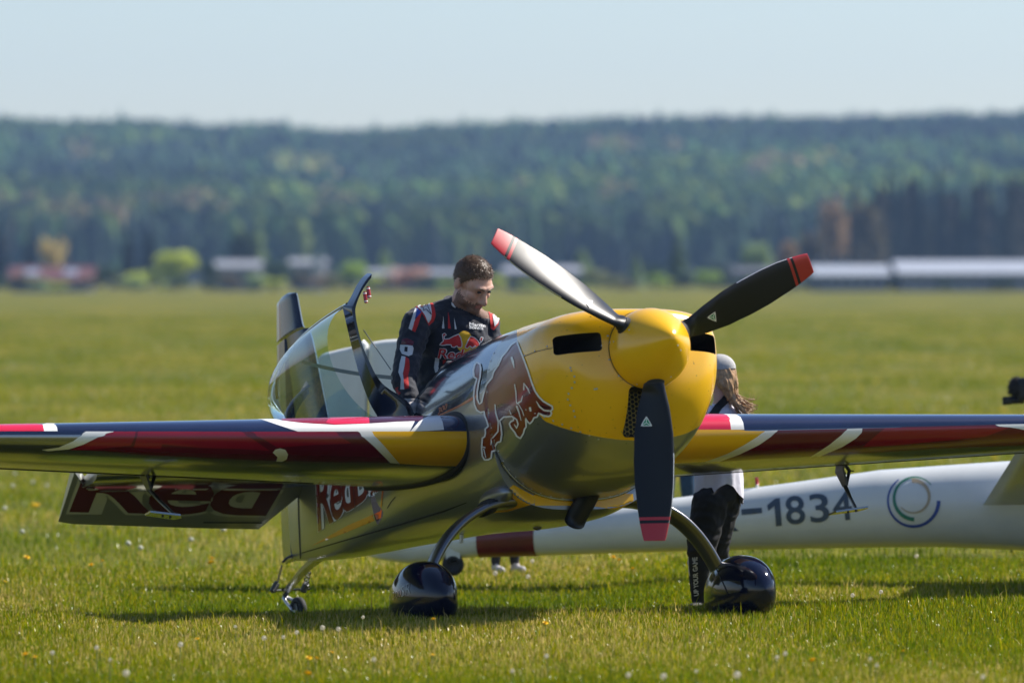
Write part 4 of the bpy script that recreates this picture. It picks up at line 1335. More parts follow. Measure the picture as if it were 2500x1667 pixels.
def make_grass(name, n, d0, d1, hscale, wscale):
    t = rng.random(n)
    # area grows with distance: keep the picture evenly covered
    d = d0 * (d1 / d0) ** t
    x = (rng.random(n) - .5) * (.174 * d * 1.34 + .8)
    g = vnoise(x, d, 2.2, 1) * .6 + vnoise(x, d, 7, 2) * .4
    big = vnoise(x, d * .5, .55, 3)
    h = (.020 + .035 * rng.random(n) ** 1.3) * (.55 + .95 * g) * hscale
    tall = rng.random(n) < .025
    h = np.where(tall, h * 1.9, h)
    w = (.0017 + .0018 * rng.random(n)) * wscale * (d / 30)
    yaw = rng.random(n) * 2 * np.pi
    lean = np.abs(rng.normal(0, .5, n)); ldir = rng.random(n) * 2 * np.pi
    base = np.stack([x, d, gz(x, d) - .004], 1)
    wv = np.stack([np.cos(yaw), np.sin(yaw), np.zeros(n)], 1) * w[:, None]
    ld = np.stack([np.cos(ldir), np.sin(ldir), np.zeros(n)], 1)
    mid = base + ld * (h * .28 * lean)[:, None] + np.stack([np.zeros(n), np.zeros(n), h * .58], 1)
    tip = base + ld * (h * .85 * lean)[:, None] + np.stack([np.zeros(n), np.zeros(n), h * (1 - .28 * np.minimum(lean, 1.6))], 1)
    V = np.stack([base - wv, base + wv, mid - wv * .8, mid + wv * .8, tip], 1).reshape(-1, 3)
    o = np.arange(n)[:, None] * 5
    F = np.concatenate([o + [[0, 1, 3]], o + [[0, 3, 2]], o + [[2, 3, 4]]])
    pal = np.array([(.150, .215, .002), (.245, .265, .003), (.360, .310, .006), (.56, .43, .13), (.085, .140, .002)])
    r = rng.random(n) + (big - .5) * .8
    idx = np.select([r < .12, r < .42, r < .74, r < .93], [4, 0, 1, 2], 3)
    C = pal[idx] * (.8 + .4 * rng.random(n))[:, None]
    o = new_mesh_np(name, V, F, None, M['grass'], smooth=False)
    point_colour(o, 'tint', np.repeat(C, 5, 0))
    return o
gr = make_grass('grass', 420000, 24.6, 39, 1.0, 1.0)
tag(gr, 'short sunlit green and yellow grass under and around the airplane', 'grass', kind='stuff')
gr = make_grass('grass', 255000, 38.5, 300, 1.5, 1.0)
tag(gr, 'soft blurred meadow grass stretching away behind the glider', 'grass', kind='stuff')

# ------------------------------------------------------------------ dandelions
M['dandelion'] = mat('dandelion_yellow', (.80, .52, .004), .7)
M['clock'] = bpy.data.materials.new('seed_fluff'); M['clock'].use_nodes = True
_nt = M['clock'].node_tree; _b = _nt.nodes['Principled BSDF']; _b.inputs['Base Color'].default_value = (.66, .62, .52, 1); _b.inputs['Roughness'].default_value = .95
_t = _nt.nodes.new('ShaderNodeBsdfTranslucent'); _t.inputs[0].default_value = (.75, .70, .58, 1); _m = _nt.nodes.new('ShaderNodeMixShader'); _m.inputs[0].default_value = .6
_nt.links.new(_b.outputs[0], _m.inputs[1]); _nt.links.new(_t.outputs[0], _m.inputs[2]); _nt.links.new(_m.outputs[0], _nt.nodes['Material Output'].inputs['Surface'])
M['stem'] = mat('flower_stem', (.16, .19, .05), .7)
def flower_head(kind):
    V, F = [], []
    if kind == 'y':
        for ring_, (r, z, m_) in enumerate(((.021, .006, 20), (.016, .012, 16), (.009, .016, 10))):
            for k in range(m_):
                an = 2 * math.pi * (k + .5 * ring_) / m_
                d = np.array([math.cos(an), math.sin(an), 0]); s = np.array([-d[1], d[0], 0]) * .003
                o = len(V); V += [d * .003 + s + [0, 0, z * .4], d * .003 - s + [0, 0, z * .4], d * r - s + [0, 0, z], d * r + s + [0, 0, z]]; F.append((o, o + 1, o + 2, o + 3))
    else:
        r_ = random.Random(3)
        for k in range(110):
            z = 1 - 2 * (k + .5) / 110; ph = k * 2.39996; q = math.sqrt(1 - z * z)
            d = np.array([q * math.cos(ph), q * math.sin(ph), z]); c = d * .019 + [0, 0, .012]
            s = np.cross(d, [.3, .5, .8]); s /= np.linalg.norm(s); t = np.cross(d, s)
            o = len(V); V += [c + s * .0045, c + t * .0045, c - s * .0045, c - t * .0045]; F.append((o, o + 1, o + 2, o + 3))
    me = bpy.data.meshes.new('flower_head'); me.from_pydata([tuple(p) for p in V], [], F); return me
hy, hw_ = flower_head('y'), flower_head('w')
hy.materials.append(M['dandelion']); hw_.materials.append(M['clock'])
sv, sf = tube_geo([(0, 0, -1), (.04, 0, -.5), (0, 0, 0)], .035, 5)
stm = bpy.data.meshes.new('flower_stem'); stm.from_pydata([tuple(p) for p in sv], [], sf); stm.materials.append(M['stem'])
def on_ground(x, y, lift=.05):
    """where the line of sight to a photo point meets the field (lifted)"""
    v = ray_dir(x, y); d = 30.0
    for _ in range(60):
        p = CAMP + v * d
        tgt = float(gz(p[0], p[1])) + lift
        d += (p[2] - tgt) / -v[2] * .8 if v[2] < 0 else 0
        d = min(max(d, 5), 3000)
    return CAMP + v * d
def dandelion(x, y, kind, sc=1.0):
    h = .075 if kind == 'y' else .11
    p = on_ground(x, y, h)
    g = float(gz(p[0], p[1]))
    hgt = p[2] - g
    if kind == 'y':
        lab, cat, grp = 'yellow dandelion in flower standing in the short grass', 'dandelion', 'dandelions in flower in the grass'
    else:
        lab, cat, grp = 'white dandelion seed head standing in the short grass', 'seed head', 'dandelion seed heads in the grass'
    o = empty('dandelion' if kind == 'y' else 'dandelion_seed_head', (p[0], p[1], g), random.random() * 6)
    tag(o, lab, cat, grp)
    a = bpy.data.objects.new('flower_head', hy if kind == 'y' else hw_); col.objects.link(a); a.parent = o
    a.location = (0, 0, hgt); a.rotation_euler = (random.uniform(-.5, .5), random.uniform(-.3, .3), 0); a.scale = (sc,) * 3
    s = bpy.data.objects.new('stem', stm); col.objects.link(s); s.parent = o; s.location = (0, 0, hgt); s.scale = (.06, .06, hgt)
Y = [(63, 1599, 1.1), (85, 1605, .7), (482, 1561, .8), (754, 1607, .9), (772, 1608, .8), (750, 1647, 1.2), (1058, 1512, .8), (1331, 1522, .9), (1985, 1615, 1.2), (810, 1593, .6), (1056, 1599, .6), (516, 1375, 1.4), (517, 1365, 1.2),
     (1497, 1363, 1.5), (1512, 1368, 1.0), (223, 1381, 1.3), (65, 1362, 1.3), (1544, 1389, .9), (90, 1235, 1.6), (250, 1370, .8), (12, 1420, .7), (2205, 1590, .6)]
Wd = [(310, 1647, 1.3), (440, 1576, 1.1), (237, 1583, .9), (128, 1596, .9), (645, 1560, 1.0), (692, 1557, .8), (788, 1535, 1.1), (825, 1538, 1.0), (725, 1546, .9), (268, 1612, .7), (912, 1612, .9), (1335, 1604, .9), (1534, 1651, 1.0), (1622, 1654, 1.2),
      (1800, 1652, 1.4), (1917, 1598, .9), (1896, 1606, .8), (2125, 1610, .7), (2140, 1626, .7), (885, 1508, .8), (575, 1531, .7), (1290, 1410, 1.3), (1210, 1402, 1.4), (1300, 1372, 1.2), (2238, 1360, 1.2), (2080, 1455, 1.0), (2150, 1447, 1.0), (1700, 1640, .7), (1250, 1640, .8), (2400, 1655, .9)]
for x, y, s in Y: dandelion(x, y, 'y', s * .85)
for x, y, s in Wd: dandelion(x, y, 'w', s * .55)
# the uncountable pale and yellow specks farther back
n = 380
d = 40 * (150 / 40) ** rng.random(n); x = (rng.random(n) - .5) * .19 * d
keep = vnoise(x, d, .35, 5) > .42
x, d = x[keep], d[keep]; n = len(x)
z = gz(x, d) + .09 + .05 * rng.random(n); r = .016 * (1 + .5 * rng.random(n))
octv = np.array([(1, 0, 0), (-1, 0, 0), (0, 1, 0), (0, -1, 0), (0, 0, 1), (0, 0, -1)], float); octf = np.array([(0, 2, 4), (2, 1, 4), (1, 3, 4), (3, 0, 4), (2, 0, 5), (1, 2, 5), (3, 1, 5), (0, 3, 5)])
V = (np.stack([x, d, z], 1)[:, None] + octv[None] * r[:, None, None]).reshape(-1, 3)
F = (np.arange(n)[:, None, None] * 6 + octf[None]).reshape(-1, 3)
fl = new_mesh_np('meadow_flowers', V, F, None, blade_material('meadow_flower', 'tint', .2, .8))
C = np.where((rng.random(n) < .82)[:, None], np.array([[.55, .55, .45]]), np.array([[.75, .5, .01]]))
point_colour(fl, 'tint', np.repeat(C, 6, 0))
tag(fl, 'scattered pale and yellow flower specks in the meadow behind the airplane', 'flowers', kind='stuff')

# ------------------------------------------------------------------ wooded hill
RX = [-1600, -600, -200, 0, 150, 300, 420, 560, 650, 720, 800, 900, 1050, 1250, 1500, 1750, 2000, 2150, 2300, 2500, 2700, 3100, 4100]
RY = [300, 290, 290, 287, 298, 292, 303, 308, 300, 316, 320, 318, 308, 300, 292, 287, 291, 286, 282, 276, 270, 280, 292]
def ridge(px): return np.interp(px, RX, RY)
D0, D1 = 1250.0, 2600.0
def hill_z(X, d):
    px = 1250 + X / d * FPX
    top = EYE + (672 - ridge(px)) / FPX * D1 - 13.8
    t = np.clip((d - D0) / (D1 - D0), 0, 1.1)
    return top * (smooth01(t) * .55 + .45 * t) - .6
ds = np.linspace(D0, D1 + 260, 40); us = np.linspace(-1, 1, 90)
V = np.concatenate([np.stack([us * .20 * d, np.full(90, d), hill_z(us * .20 * d, np.full(90, min(d, D1)))], 1) for d in ds])
M['hillsoil'] = mat('forest_floor', (.03, .045, .02), .95, var=.3, vs=.02)
hill = new_mesh_np('hill', V, np.array(grid_faces(40, 90))[:, ::-1], None, M['hillsoil']); hill['kind'] = 'structure'
n = 14500
t = rng.random(n) ** .75
d = D0 + 20 + (D1 + 30 - D0) * t; X = (rng.random(n) - .5) * .27 * d
z = hill_z(X, np.minimum(d, D1)); px = 1250 + X / d * FPX; py = 672 - (z + 9 - EYE) / d * FPX
dec = vnoise(X, d, .006, 11) * .6 + vnoise(X, d, .02, 12) * .4
Vs, Fs, Cs = [], [], []; off = 0
dark = np.array([(.016, .034, .020), (.020, .042, .024), (.028, .052, .026), (.018, .030, .026)])
ochre_spots = [(40, 545, 130, 40), (230, 535, 120, 36), (400, 525, 70, 30), (530, 535, 80, 30), (820, 520, 36, 20), (770, 530, 30, 20), (205, 390, 45, 20), (1490, 380, 70, 24), (1290, 490, 28, 20), (1640, 380, 30, 18), (740, 430, 80, 28), (2010, 420, 36, 18), (1880, 430, 70, 20), (1500, 500, 60, 20)]
for i in range(n):
    p = np.array([X[i], d[i], z[i]])
    oc = any(((px[i] - a) / c) ** 2 + ((py[i] - b) / e) ** 2 < 1 for a, b, c, e in ochre_spots) and random.random() < .75
    q = dec[i] + random.uniform(-.12, .12)
    pine = random.random() < .35
    if oc or pine or q > .66 or (py[i] > 430 and q > .56):
        # broadleaf crown: lumpy ball
        h = random.uniform(9, 15); r = h * random.uniform(.30, .42)
        nu, nv = 8, 6
        rows = []
        for j in range(nv):
            th = math.pi * (j + .5) / nv
            for k in range(nu):
                ph = 2 * math.pi * k / nu + j; rr = r * random.uniform(.72, 1.15)
                rows.append(p + [rr * math.sin(th) * math.cos(ph), rr * math.sin(th) * math.sin(ph), h * .58 + h * .46 * math.cos(th) * random.uniform(.85, 1.1)])
        V_ = rows; F_ = [(a, b, c) for a, b, c, e in grid_faces(nv, nu, wrap_m=True)] + [(a, c, e) for a, b, c, e in grid_faces(nv, nu, wrap_m=True)]
        if oc: c = random.choice([(.26, .21, .09), (.20, .21, .07), (.25, .19, .11), (.15, .19, .06)])
        elif q > .66 or (py[i] > 430 and q > .56): c = random.choice([(.085, .13, .03), (.12, .16, .035), (.06, .11, .03)])
        else: c = dark[random.randrange(4)] * random.uniform(.8, 1.6)
    else:
        h = random.uniform(10, 17) * (random.uniform(.75, 1.12) if d[i] > D1 - 90 else 1); r = min(h, 15) * random.uniform(.18, .27); V_, F_ = [], []
        for lay_ in range(4):
            z0, z1 = h * (.12 + .21 * lay_), h * (.46 + .19 * lay_)
            if lay_ == 3: z1 = h * random.uniform(1.0, 1.08)
            rr = r * (1 - .2 * lay_); o = len(V_); k_ = 7
            for k in range(k_):
                an = 2 * math.pi * (k + random.random() * .6) / k_
                V_.append(p + [rr * random.uniform(.6, 1.2) * math.cos(an), rr * random.uniform(.6, 1.2) * math.sin(an), z0 + random.uniform(-.6, .6)])
            V_.append(p + [random.uniform(-.3, .3), 0, z1])
            F_ += [(o + k, o + (k + 1) % k_, o + k_) for k in range(k_)]
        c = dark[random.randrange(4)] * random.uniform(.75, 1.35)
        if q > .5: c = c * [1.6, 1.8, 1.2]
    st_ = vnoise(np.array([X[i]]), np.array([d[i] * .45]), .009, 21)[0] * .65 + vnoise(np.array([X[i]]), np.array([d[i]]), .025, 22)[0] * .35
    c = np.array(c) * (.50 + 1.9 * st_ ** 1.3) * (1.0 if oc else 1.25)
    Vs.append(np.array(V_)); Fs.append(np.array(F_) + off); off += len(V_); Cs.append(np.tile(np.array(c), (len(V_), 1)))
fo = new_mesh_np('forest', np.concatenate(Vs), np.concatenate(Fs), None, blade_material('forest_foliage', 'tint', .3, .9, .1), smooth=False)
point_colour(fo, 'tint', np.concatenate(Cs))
tag(fo, 'hazy blue green mixed forest covering the long hill behind the airfield', 'forest', kind='stuff')

# ------------------------------------------------------------------ trees at the field's edge
def tree_leaf_material():
    m = bpy.data.materials.new('tree_leaves'); m.use_nodes = True; nt = m.node_tree
    b = nt.nodes['Principled BSDF']; b.inputs['Roughness'].default_value = .6; b.inputs['Specular IOR Level'].default_value = .3
    oi = nt.nodes.new('ShaderNodeObjectInfo'); at = nt.nodes.new('ShaderNodeAttribute'); at.attribute_name = 'tint'
    mx = nt.nodes.new('ShaderNodeMix'); mx.data_type = 'RGBA'; mx.blend_type = 'MULTIPLY'; mx.inputs['Factor'].default_value = 1
    nt.links.new(oi.outputs['Color'], mx.inputs['A']); nt.links.new(at.outputs['Color'], mx.inputs['B'])
    tr = nt.nodes.new('ShaderNodeBsdfTranslucent'); ms = nt.nodes.new('ShaderNodeMixShader'); ms.inputs[0].default_value = .5
    nt.links.new(mx.outputs['Result'], b.inputs['Base Color']); nt.links.new(mx.outputs['Result'], tr.inputs['Color'])
    nt.links.new(b.outputs[0], ms.inputs[1]); nt.links.new(tr.outputs[0], ms.inputs[2]); nt.links.new(ms.outputs[0], nt.nodes['Material Output'].inputs['Surface'])
    return m
M['leaves'] = tree_leaf_material()
M['bark'] = mat('bark', (.06, .045, .035), .9)
def crown_mesh(kind, seed, n=1500):
    """unit height (0..1), unit width (-.5...5) crown of loose leaf clumps"""
    r_ = np.random.default_rng(seed)
    if kind == 'round':
        k = 16; bc = np.stack([r_.uniform(-.30, .30, k), r_.uniform(-.30, .30, k), r_.uniform(.30, .82, k)], 1); br = r_.uniform(.12, .22, k)
        i = r_.integers(0, k, n); v = r_.normal(size=(n, 3)); v /= np.linalg.norm(v, axis=1)[:, None]
        P = bc[i] + v * (br[i] * r_.uniform(.55, 1.05, n))[:, None]; s = .045
    elif kind == 'conifer':
        h = r_.uniform(.06, 1, n) ** .9; lay_ = (h * 11) % 1
        rr = .48 * (1 - h) ** .85 * (1.05 - .45 * lay_) * np.sqrt(r_.uniform(.25, 1, n)); an = r_.uniform(0, 6.283, n)
        P = np.stack([rr * np.cos(an), rr * np.sin(an), h], 1); s = .04
    else:
        h = r_.uniform(.12, 1, n); rr = .5 * np.sin(np.pi * np.clip(h * .92 + .06, 0, 1)) ** .7 * np.sqrt(r_.uniform(.2, 1, n)) * (.8 + .3 * np.sin(h * 23 + seed)); an = r_.uniform(0, 6.283, n)
        P = np.stack([rr * np.cos(an), rr * np.sin(an), h], 1); s = .045
    a = r_.normal(size=(n, 3)); a /= np.linalg.norm(a, axis=1)[:, None]; b = np.cross(a, r_.normal(size=(n, 3))); b /= np.linalg.norm(b, axis=1)[:, None]
    sz = (s * r_.uniform(.6, 1.3, n))[:, None]
    V = np.stack([P + a * sz, P + b * sz * .8, P - a * sz, P - b * sz * .8], 1).reshape(-1, 3)
    F = np.arange(n * 4).reshape(-1, 4)
    o = new_mesh_np('crown', V, F, None, M['leaves'], smooth=False)
    point_colour(o, 'tint', np.repeat(np.clip(r_.normal(1, .22, (n, 1)), .5, 1.6) * [[1, 1, 1]], 4, 0))
    me = o.data; bpy.data.objects.remove(o); return me
CR = {'round': [crown_mesh('round', s) for s in (1, 2, 3)], 'conifer': [crown_mesh('conifer', s) for s in (4, 5, 6)], 'column': [crown_mesh('column', s) for s in (7, 8)]}
def trunk_mesh(seed):
    r_ = random.Random(seed)
    geos = [tube_geo([(0, 0, -.02), (.01, 0, .25), (r_.uniform(-.03, .03), .0, .55), (0, r_.uniform(-.03, .03), .85)], [.032, .025, .016, .004], 8)]
    for k in range(7):
        z = .22 + .08 * k; an = r_.uniform(0, 6.28); L_ = r_.uniform(.18, .32)
        geos.append(tube_geo([(0, 0, z), (L_ * .5 * math.cos(an), L_ * .5 * math.sin(an), z + .07), (L_ * math.cos(an), L_ * math.sin(an), z + .17)], [.012, .008, .003], 5))
    v, f = join_geo(*geos); me = bpy.data.meshes.new('trunk'); me.from_pydata(v, [], f); me.materials.append(M['bark']); return me
TR = [trunk_mesh(s) for s in (1, 2)]
tn = [0]
def tree(x0, x1, ytop, kind, colr, label, d=770.0, cat='tree', name='tree', group=None):
    tn[0] += 1; i = tn[0]
    X = ((x0 + x1) / 2 - 1250) / FPX * d; w = (x1 - x0) / FPX * d
    g = float(gz(X, d)); h = EYE + (672 - ytop) / FPX * d - g
    o = empty(name, (X, d, g)); o.rotation_euler = (0, 0, i * 1.3)
    tag(o, label, cat, group)
    c = bpy.data.objects.new('crown', CR[kind][i % len(CR[kind])]); col.objects.link(c); c.parent = o; c.scale = (w * 1.08, w * 1.08, h * 1.02); c.color = (*colr, 1)
    t = bpy.data.objects.new('trunk', TR[i % 2]); col.objects.link(t); t.parent = o; t.scale = (min(w, h) * .8, min(w, h) * .8, h * .95)
    return o
DK, DG, LG, YG, OC, BR, GG, PK = (.012, .022, .020), (.04, .075, .03), (.30, .42, .06), (.50, .56, .07), (.58, .46, .16), (.36, .24, .13), (.27, .36, .15), (.58, .36, .29)
tree(-30, 28, 548, 'conifer', DK, 'dark conifer at the left edge of the picture beyond the field', 900)
tree(46, 98, 553, 'conifer', DK, 'dark conifer just left of the thin ochre tree behind the red roofed house', 900)
tree(95, 162, 575, 'round', OC, 'thin ochre leaved tree rising behind the red roofed house', 880)
tree(222, 300, 645, 'round', DG, 'dark green rounded tree right beside the red roofed house', 760)
tree(282, 345, 566, 'conifer', DK, 'dark conifer behind the small bright shrub left of the big bright green bush', 860)
tree(335, 395, 560, 'conifer', DK, 'tall dark conifer directly behind the big bright green bush', 870)
tree(292, 364, 660, 'round', YG, 'small bright green shrub left of the big bright green bush', 745, 'shrub', 'shrub')
tree(358, 496, 607, 'round', YG, 'big bright yellow green bush at the far edge of the field', 750, 'bush', 'bush')
tree(490, 534, 636, 'round', DG, 'dark green tree between the big bright bush and the white shed', 755)
tree(560, 640, 553, 'round', (.035, .06, .03), 'tall dark green tree standing behind the white shed at left', 900)
tree(610, 650, 556, 'column', GG, 'slim pale green tree beside the tall dark tree behind the white shed', 905)
tree(636, 710, 633, 'round', DG, 'dark green tree between the two white buildings at left', 760)
tree(822, 896, 633, 'round', LG, 'fresh green tree behind the raised canopy frame', 755)
tree(918, 960, 612, 'column', GG, 'slim grey green tree left of the pilot beyond the field', 800)
tree(948, 1046, 650, 'round', PK, 'pinkish brown blossoming bush left of the pilot beyond the field', 752, 'bush', 'bush')
tree(1365, 1475, 612, 'conifer', GG, 'grey green pointed tree seen just past the upper left propeller blade', 790)
tree(1524, 1582, 622, 'conifer', GG, 'small grey green pointed tree above the spinner beyond the field', 800)
tree(1568, 1624, 644, 'round', DG, 'low dark green tree left of the tall pointed tree between the upper blades', 770)
tree(1615, 1693, 575, 'conifer', (.09, .14, .05), 'tall pale green pointed tree between the two upper propeller blades', 790)
tree(1588, 1656, 681, 'round', YG, 'low yellow green shrub at the foot of the tall pointed tree between the blades', 745, 'shrub', 'shrub')
tree(1716, 1790, 655, 'round', DK, 'low dark tree just above the upper right propeller blade', 760)
tree(1800, 1884, 585, 'round', GG, 'pale green round tree left of the tip of the upper right propeller blade', 800)
tree(1896, 1948, 582, 'round', BR, 'small reddish brown tree behind the tip of the upper right propeller blade', 810)
tree(1944, 2010, 560, 'round', (.12, .10, .06), 'brownish tree just right of the upper right propeller tip', 900)
tree(2000, 2080, 472, 'round', BR, 'tall brown budding tree at the left end of the dark wood', 960)
tree(2065, 2155, 480, 'round', (.13, .11, .055), 'tall olive brown tree next to the dark wood', 965)
tree(2060, 2110, 452, 'conifer', DK, 'dark conifer peeping over the two tall brown trees', 1040)
for k in range(20):
    x = 2140 + k * 21 + random.uniform(-8, 8)
    tree(x - 34, x + 34, 455 + random.uniform(-28, 30) - (k / 20) * 18, 'conifer' if k % 4 else 'column', (DK if k % 3 else (.04, .045, .03)) if k % 4 else (.055, .05, .035), 'dark conifer of the wood standing behind the white roofed halls', 1000 + (k % 5) * 14, group='conifers of the dark wood at right')
for k in range(9):
    x = 1190 + k * 95 + random.uniform(-20, 20)
    tree(x - 30, x + 30, 640 + random.uniform(-14, 12), 'round', random.choice([DG, DK, (.05, .08, .04)]), 'low dark tree in the hedge line along the foot of the hill', 1150 + k * 6, group='trees in the hedge line at the foot of the hill')

hedge_cols = [DG, (.07, .11, .04), (.12, .10, .06), GG, (.05, .08, .04), BR, DG, LG]
for k, (x0, x1, yt) in enumerate([(0, 60, 684), (200, 262, 676), (520, 585, 672), (600, 655, 668), (700, 745, 662), (770, 830, 668), (880, 930, 676), (1030, 1090, 680), (1250, 1310, 676), (1330, 1390, 668), (1460, 1540, 676), (1680, 1730, 676),
                               (1780, 1850, 682), (1860, 1920, 686), (1950, 2000, 684), (2140, 2200, 672), (2290, 2330, 684), (2420, 2470, 682)]):
    lab = ['low dark green bush', 'low mossy green bush', 'low brown bush', 'low grey green bush', 'low murky green bush', 'low reddish brown bush', 'low deep green bush', 'low fresh green bush'][k % 8]
    wh = '' + ['under the left corner of the red roofed house', 'at the right end of the red roofed house', 'before the left end of the white shed', 'before the right end of the white shed', 'before the small white building', 'beside the white silo', 'right of the canopy frame', 'left of the pilot beside the blossoming bush', 'right of the pilot under the propeller blade', 'under the upper left propeller blade', 'left of the small pointed tree', 'right of the tall pointed tree', 'above the right cowling cheek', 'under the upper right blade', 'below the right propeller tip', 'between the two white roofed halls', 'before the left part of the largest hall', 'before the right part of the largest hall'][k]
    tree(x0 - 6, x1 + 6, yt, 'round', hedge_cols[k % 8], lab + ' ' + wh + ' beyond the field', 736 + (k % 4) * 3, 'bush', 'bush')

rb = random.Random(5)
for k in range(44):
    x = -20 + k * 58 + rb.uniform(-22, 22); w_ = rb.uniform(22, 44)
    tree(x - w_, x + w_, rb.uniform(664, 690) - (14 if k % 5 == 0 else 0), 'round', rb.choice([DG, (.08, .12, .04), (.16, .13, .08), GG, LG, (.05, .08, .05), YG, (.22, .24, .10)]), 'small blurred bush in the uneven hedge along the far edge of the field', 728 + rb.uniform(-4, 4) if x < 1950 else 760, 'bush', 'bush', 'bushes in the hedge along the far edge of the field')

# ------------------------------------------------------------------ far buildings
M['roofwhite'] = mat('white_sheet_roof', (.42, .43, .46), .35, .1, 0, var=.06, vs=.4)
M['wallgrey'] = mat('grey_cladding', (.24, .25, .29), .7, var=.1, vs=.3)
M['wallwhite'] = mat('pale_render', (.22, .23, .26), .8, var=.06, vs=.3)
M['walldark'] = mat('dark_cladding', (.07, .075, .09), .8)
M['rooftile'] = mat('red_roof_tiles', (.10, .030, .030), .7, var=.2, vs=1.5)
M['darkwin'] = mat('far_window', (.02, .025, .03), .1)
M['skylight'] = mat('skylight_glass', (.6, .65, .7), .05, .6)
def building(x0, x1, yr, ye, d, wall, roof, label, depth=14.0, gable=True, nwin=6, skyl=0, name='building', winh=.35):
    X0, X1 = (x0 - 1250) / FPX * d, (x1 - 1250) / FPX * d; cx, w = (X0 + X1) / 2, X1 - X0
    g = float(gz(cx, d)); zr = EYE + (672 - yr) / FPX * d - g; ze = EYE + (672 - ye) / FPX * d - g
    o = empty(name, (cx, d, g)); tag(o, label, 'building')
    v, f = box_geo((0, depth / 2, ze / 2 - .3), (w, depth, ze + .6)); mesh('wall', v, f, o, wall, smooth=False)
    ov = .5
    V = [(-w / 2 - ov, -ov, ze - .05), (w / 2 + ov, -ov, ze - .05), (w / 2 + ov, depth / 2, zr), (-w / 2 - ov, depth / 2, zr), (w / 2 + ov, depth + ov, ze - .05), (-w / 2 - ov, depth + ov, ze - .05)]
    V += [(x, y, z + .25) for x, y, z in V]
    F = [(6, 7, 8, 9), (9, 8, 10, 11), (0, 3, 2, 1), (3, 5, 4, 2), (0, 1, 7, 6), (4, 5, 11, 10), (1, 2, 8, 7), (2, 4, 10, 8), (0, 6, 9, 3), (3, 9, 11, 5)]
    r = mesh('roof', V, F, o, roof, smooth=False)
    V = [(-w / 2, .01, ze), (w / 2, .01, ze), (w / 2, depth / 2, zr - .1), (-w / 2, depth / 2, zr - .1), (w / 2, depth - .01, ze), (-w / 2, depth - .01, ze)]
    mesh('gable', [V[1], V[4], V[2]], [(0, 1, 2)], o, wall, smooth=False); mesh('gable', [V[0], V[3], V[5]], [(0, 1, 2)], o, wall, smooth=False)
    for k in range(nwin):
        xx = -w / 2 + w * (k + .5) / nwin; ww = w / nwin * .5
        v, f = box_geo((xx, -.03, ze * .55), (ww, .12, ze * winh)); mesh('window', v, f, o, M['darkwin'], smooth=False)
    for k in range(skyl):
        xx = -w / 2 + w * (k + .5) / skyl * 1.0; t0, t1 = .35, .7
        V = [(xx + sx * .9, -ov + (depth / 2 + ov) * t, ze - .05 + (zr - ze) * t + .42) for t in (t0, t1) for sx in (-1, 1)]
        mesh('skylight', V, [(0, 1, 3, 2)], r, M['skylight'], smooth=False)
    return o
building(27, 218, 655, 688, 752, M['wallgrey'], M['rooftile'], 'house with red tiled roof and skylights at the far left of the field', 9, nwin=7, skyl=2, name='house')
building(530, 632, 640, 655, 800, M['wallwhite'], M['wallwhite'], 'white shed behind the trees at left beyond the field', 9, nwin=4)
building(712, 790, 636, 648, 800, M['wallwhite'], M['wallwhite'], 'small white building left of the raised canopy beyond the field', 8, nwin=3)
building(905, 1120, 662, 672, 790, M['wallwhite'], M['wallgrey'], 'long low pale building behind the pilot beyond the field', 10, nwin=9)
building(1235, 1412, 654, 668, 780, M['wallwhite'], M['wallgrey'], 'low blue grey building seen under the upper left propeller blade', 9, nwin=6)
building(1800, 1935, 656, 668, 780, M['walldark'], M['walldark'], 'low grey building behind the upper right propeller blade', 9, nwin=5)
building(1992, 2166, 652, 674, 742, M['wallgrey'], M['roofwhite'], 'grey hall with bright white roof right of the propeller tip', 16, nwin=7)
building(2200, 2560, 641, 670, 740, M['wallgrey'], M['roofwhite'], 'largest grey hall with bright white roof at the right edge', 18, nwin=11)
v, f = join_geo(box_geo((0, 0, 1.9), (1.0, .9, 3.8)), box_geo((0, 0, 3.9), (1.3, 1.2, .2)), box_geo((0, 0, 4.1), (.6, .5, .3)))
X = (776 - 1250) / FPX * 765
si = mesh('silo', [(X + p[0], 765 + p[1], -.4 + p[2] * 1.05) for p in v], f, None, M['roofwhite'], smooth=False)
tag(si, 'narrow bright white silo beside the small white building left of the canopy', 'silo')
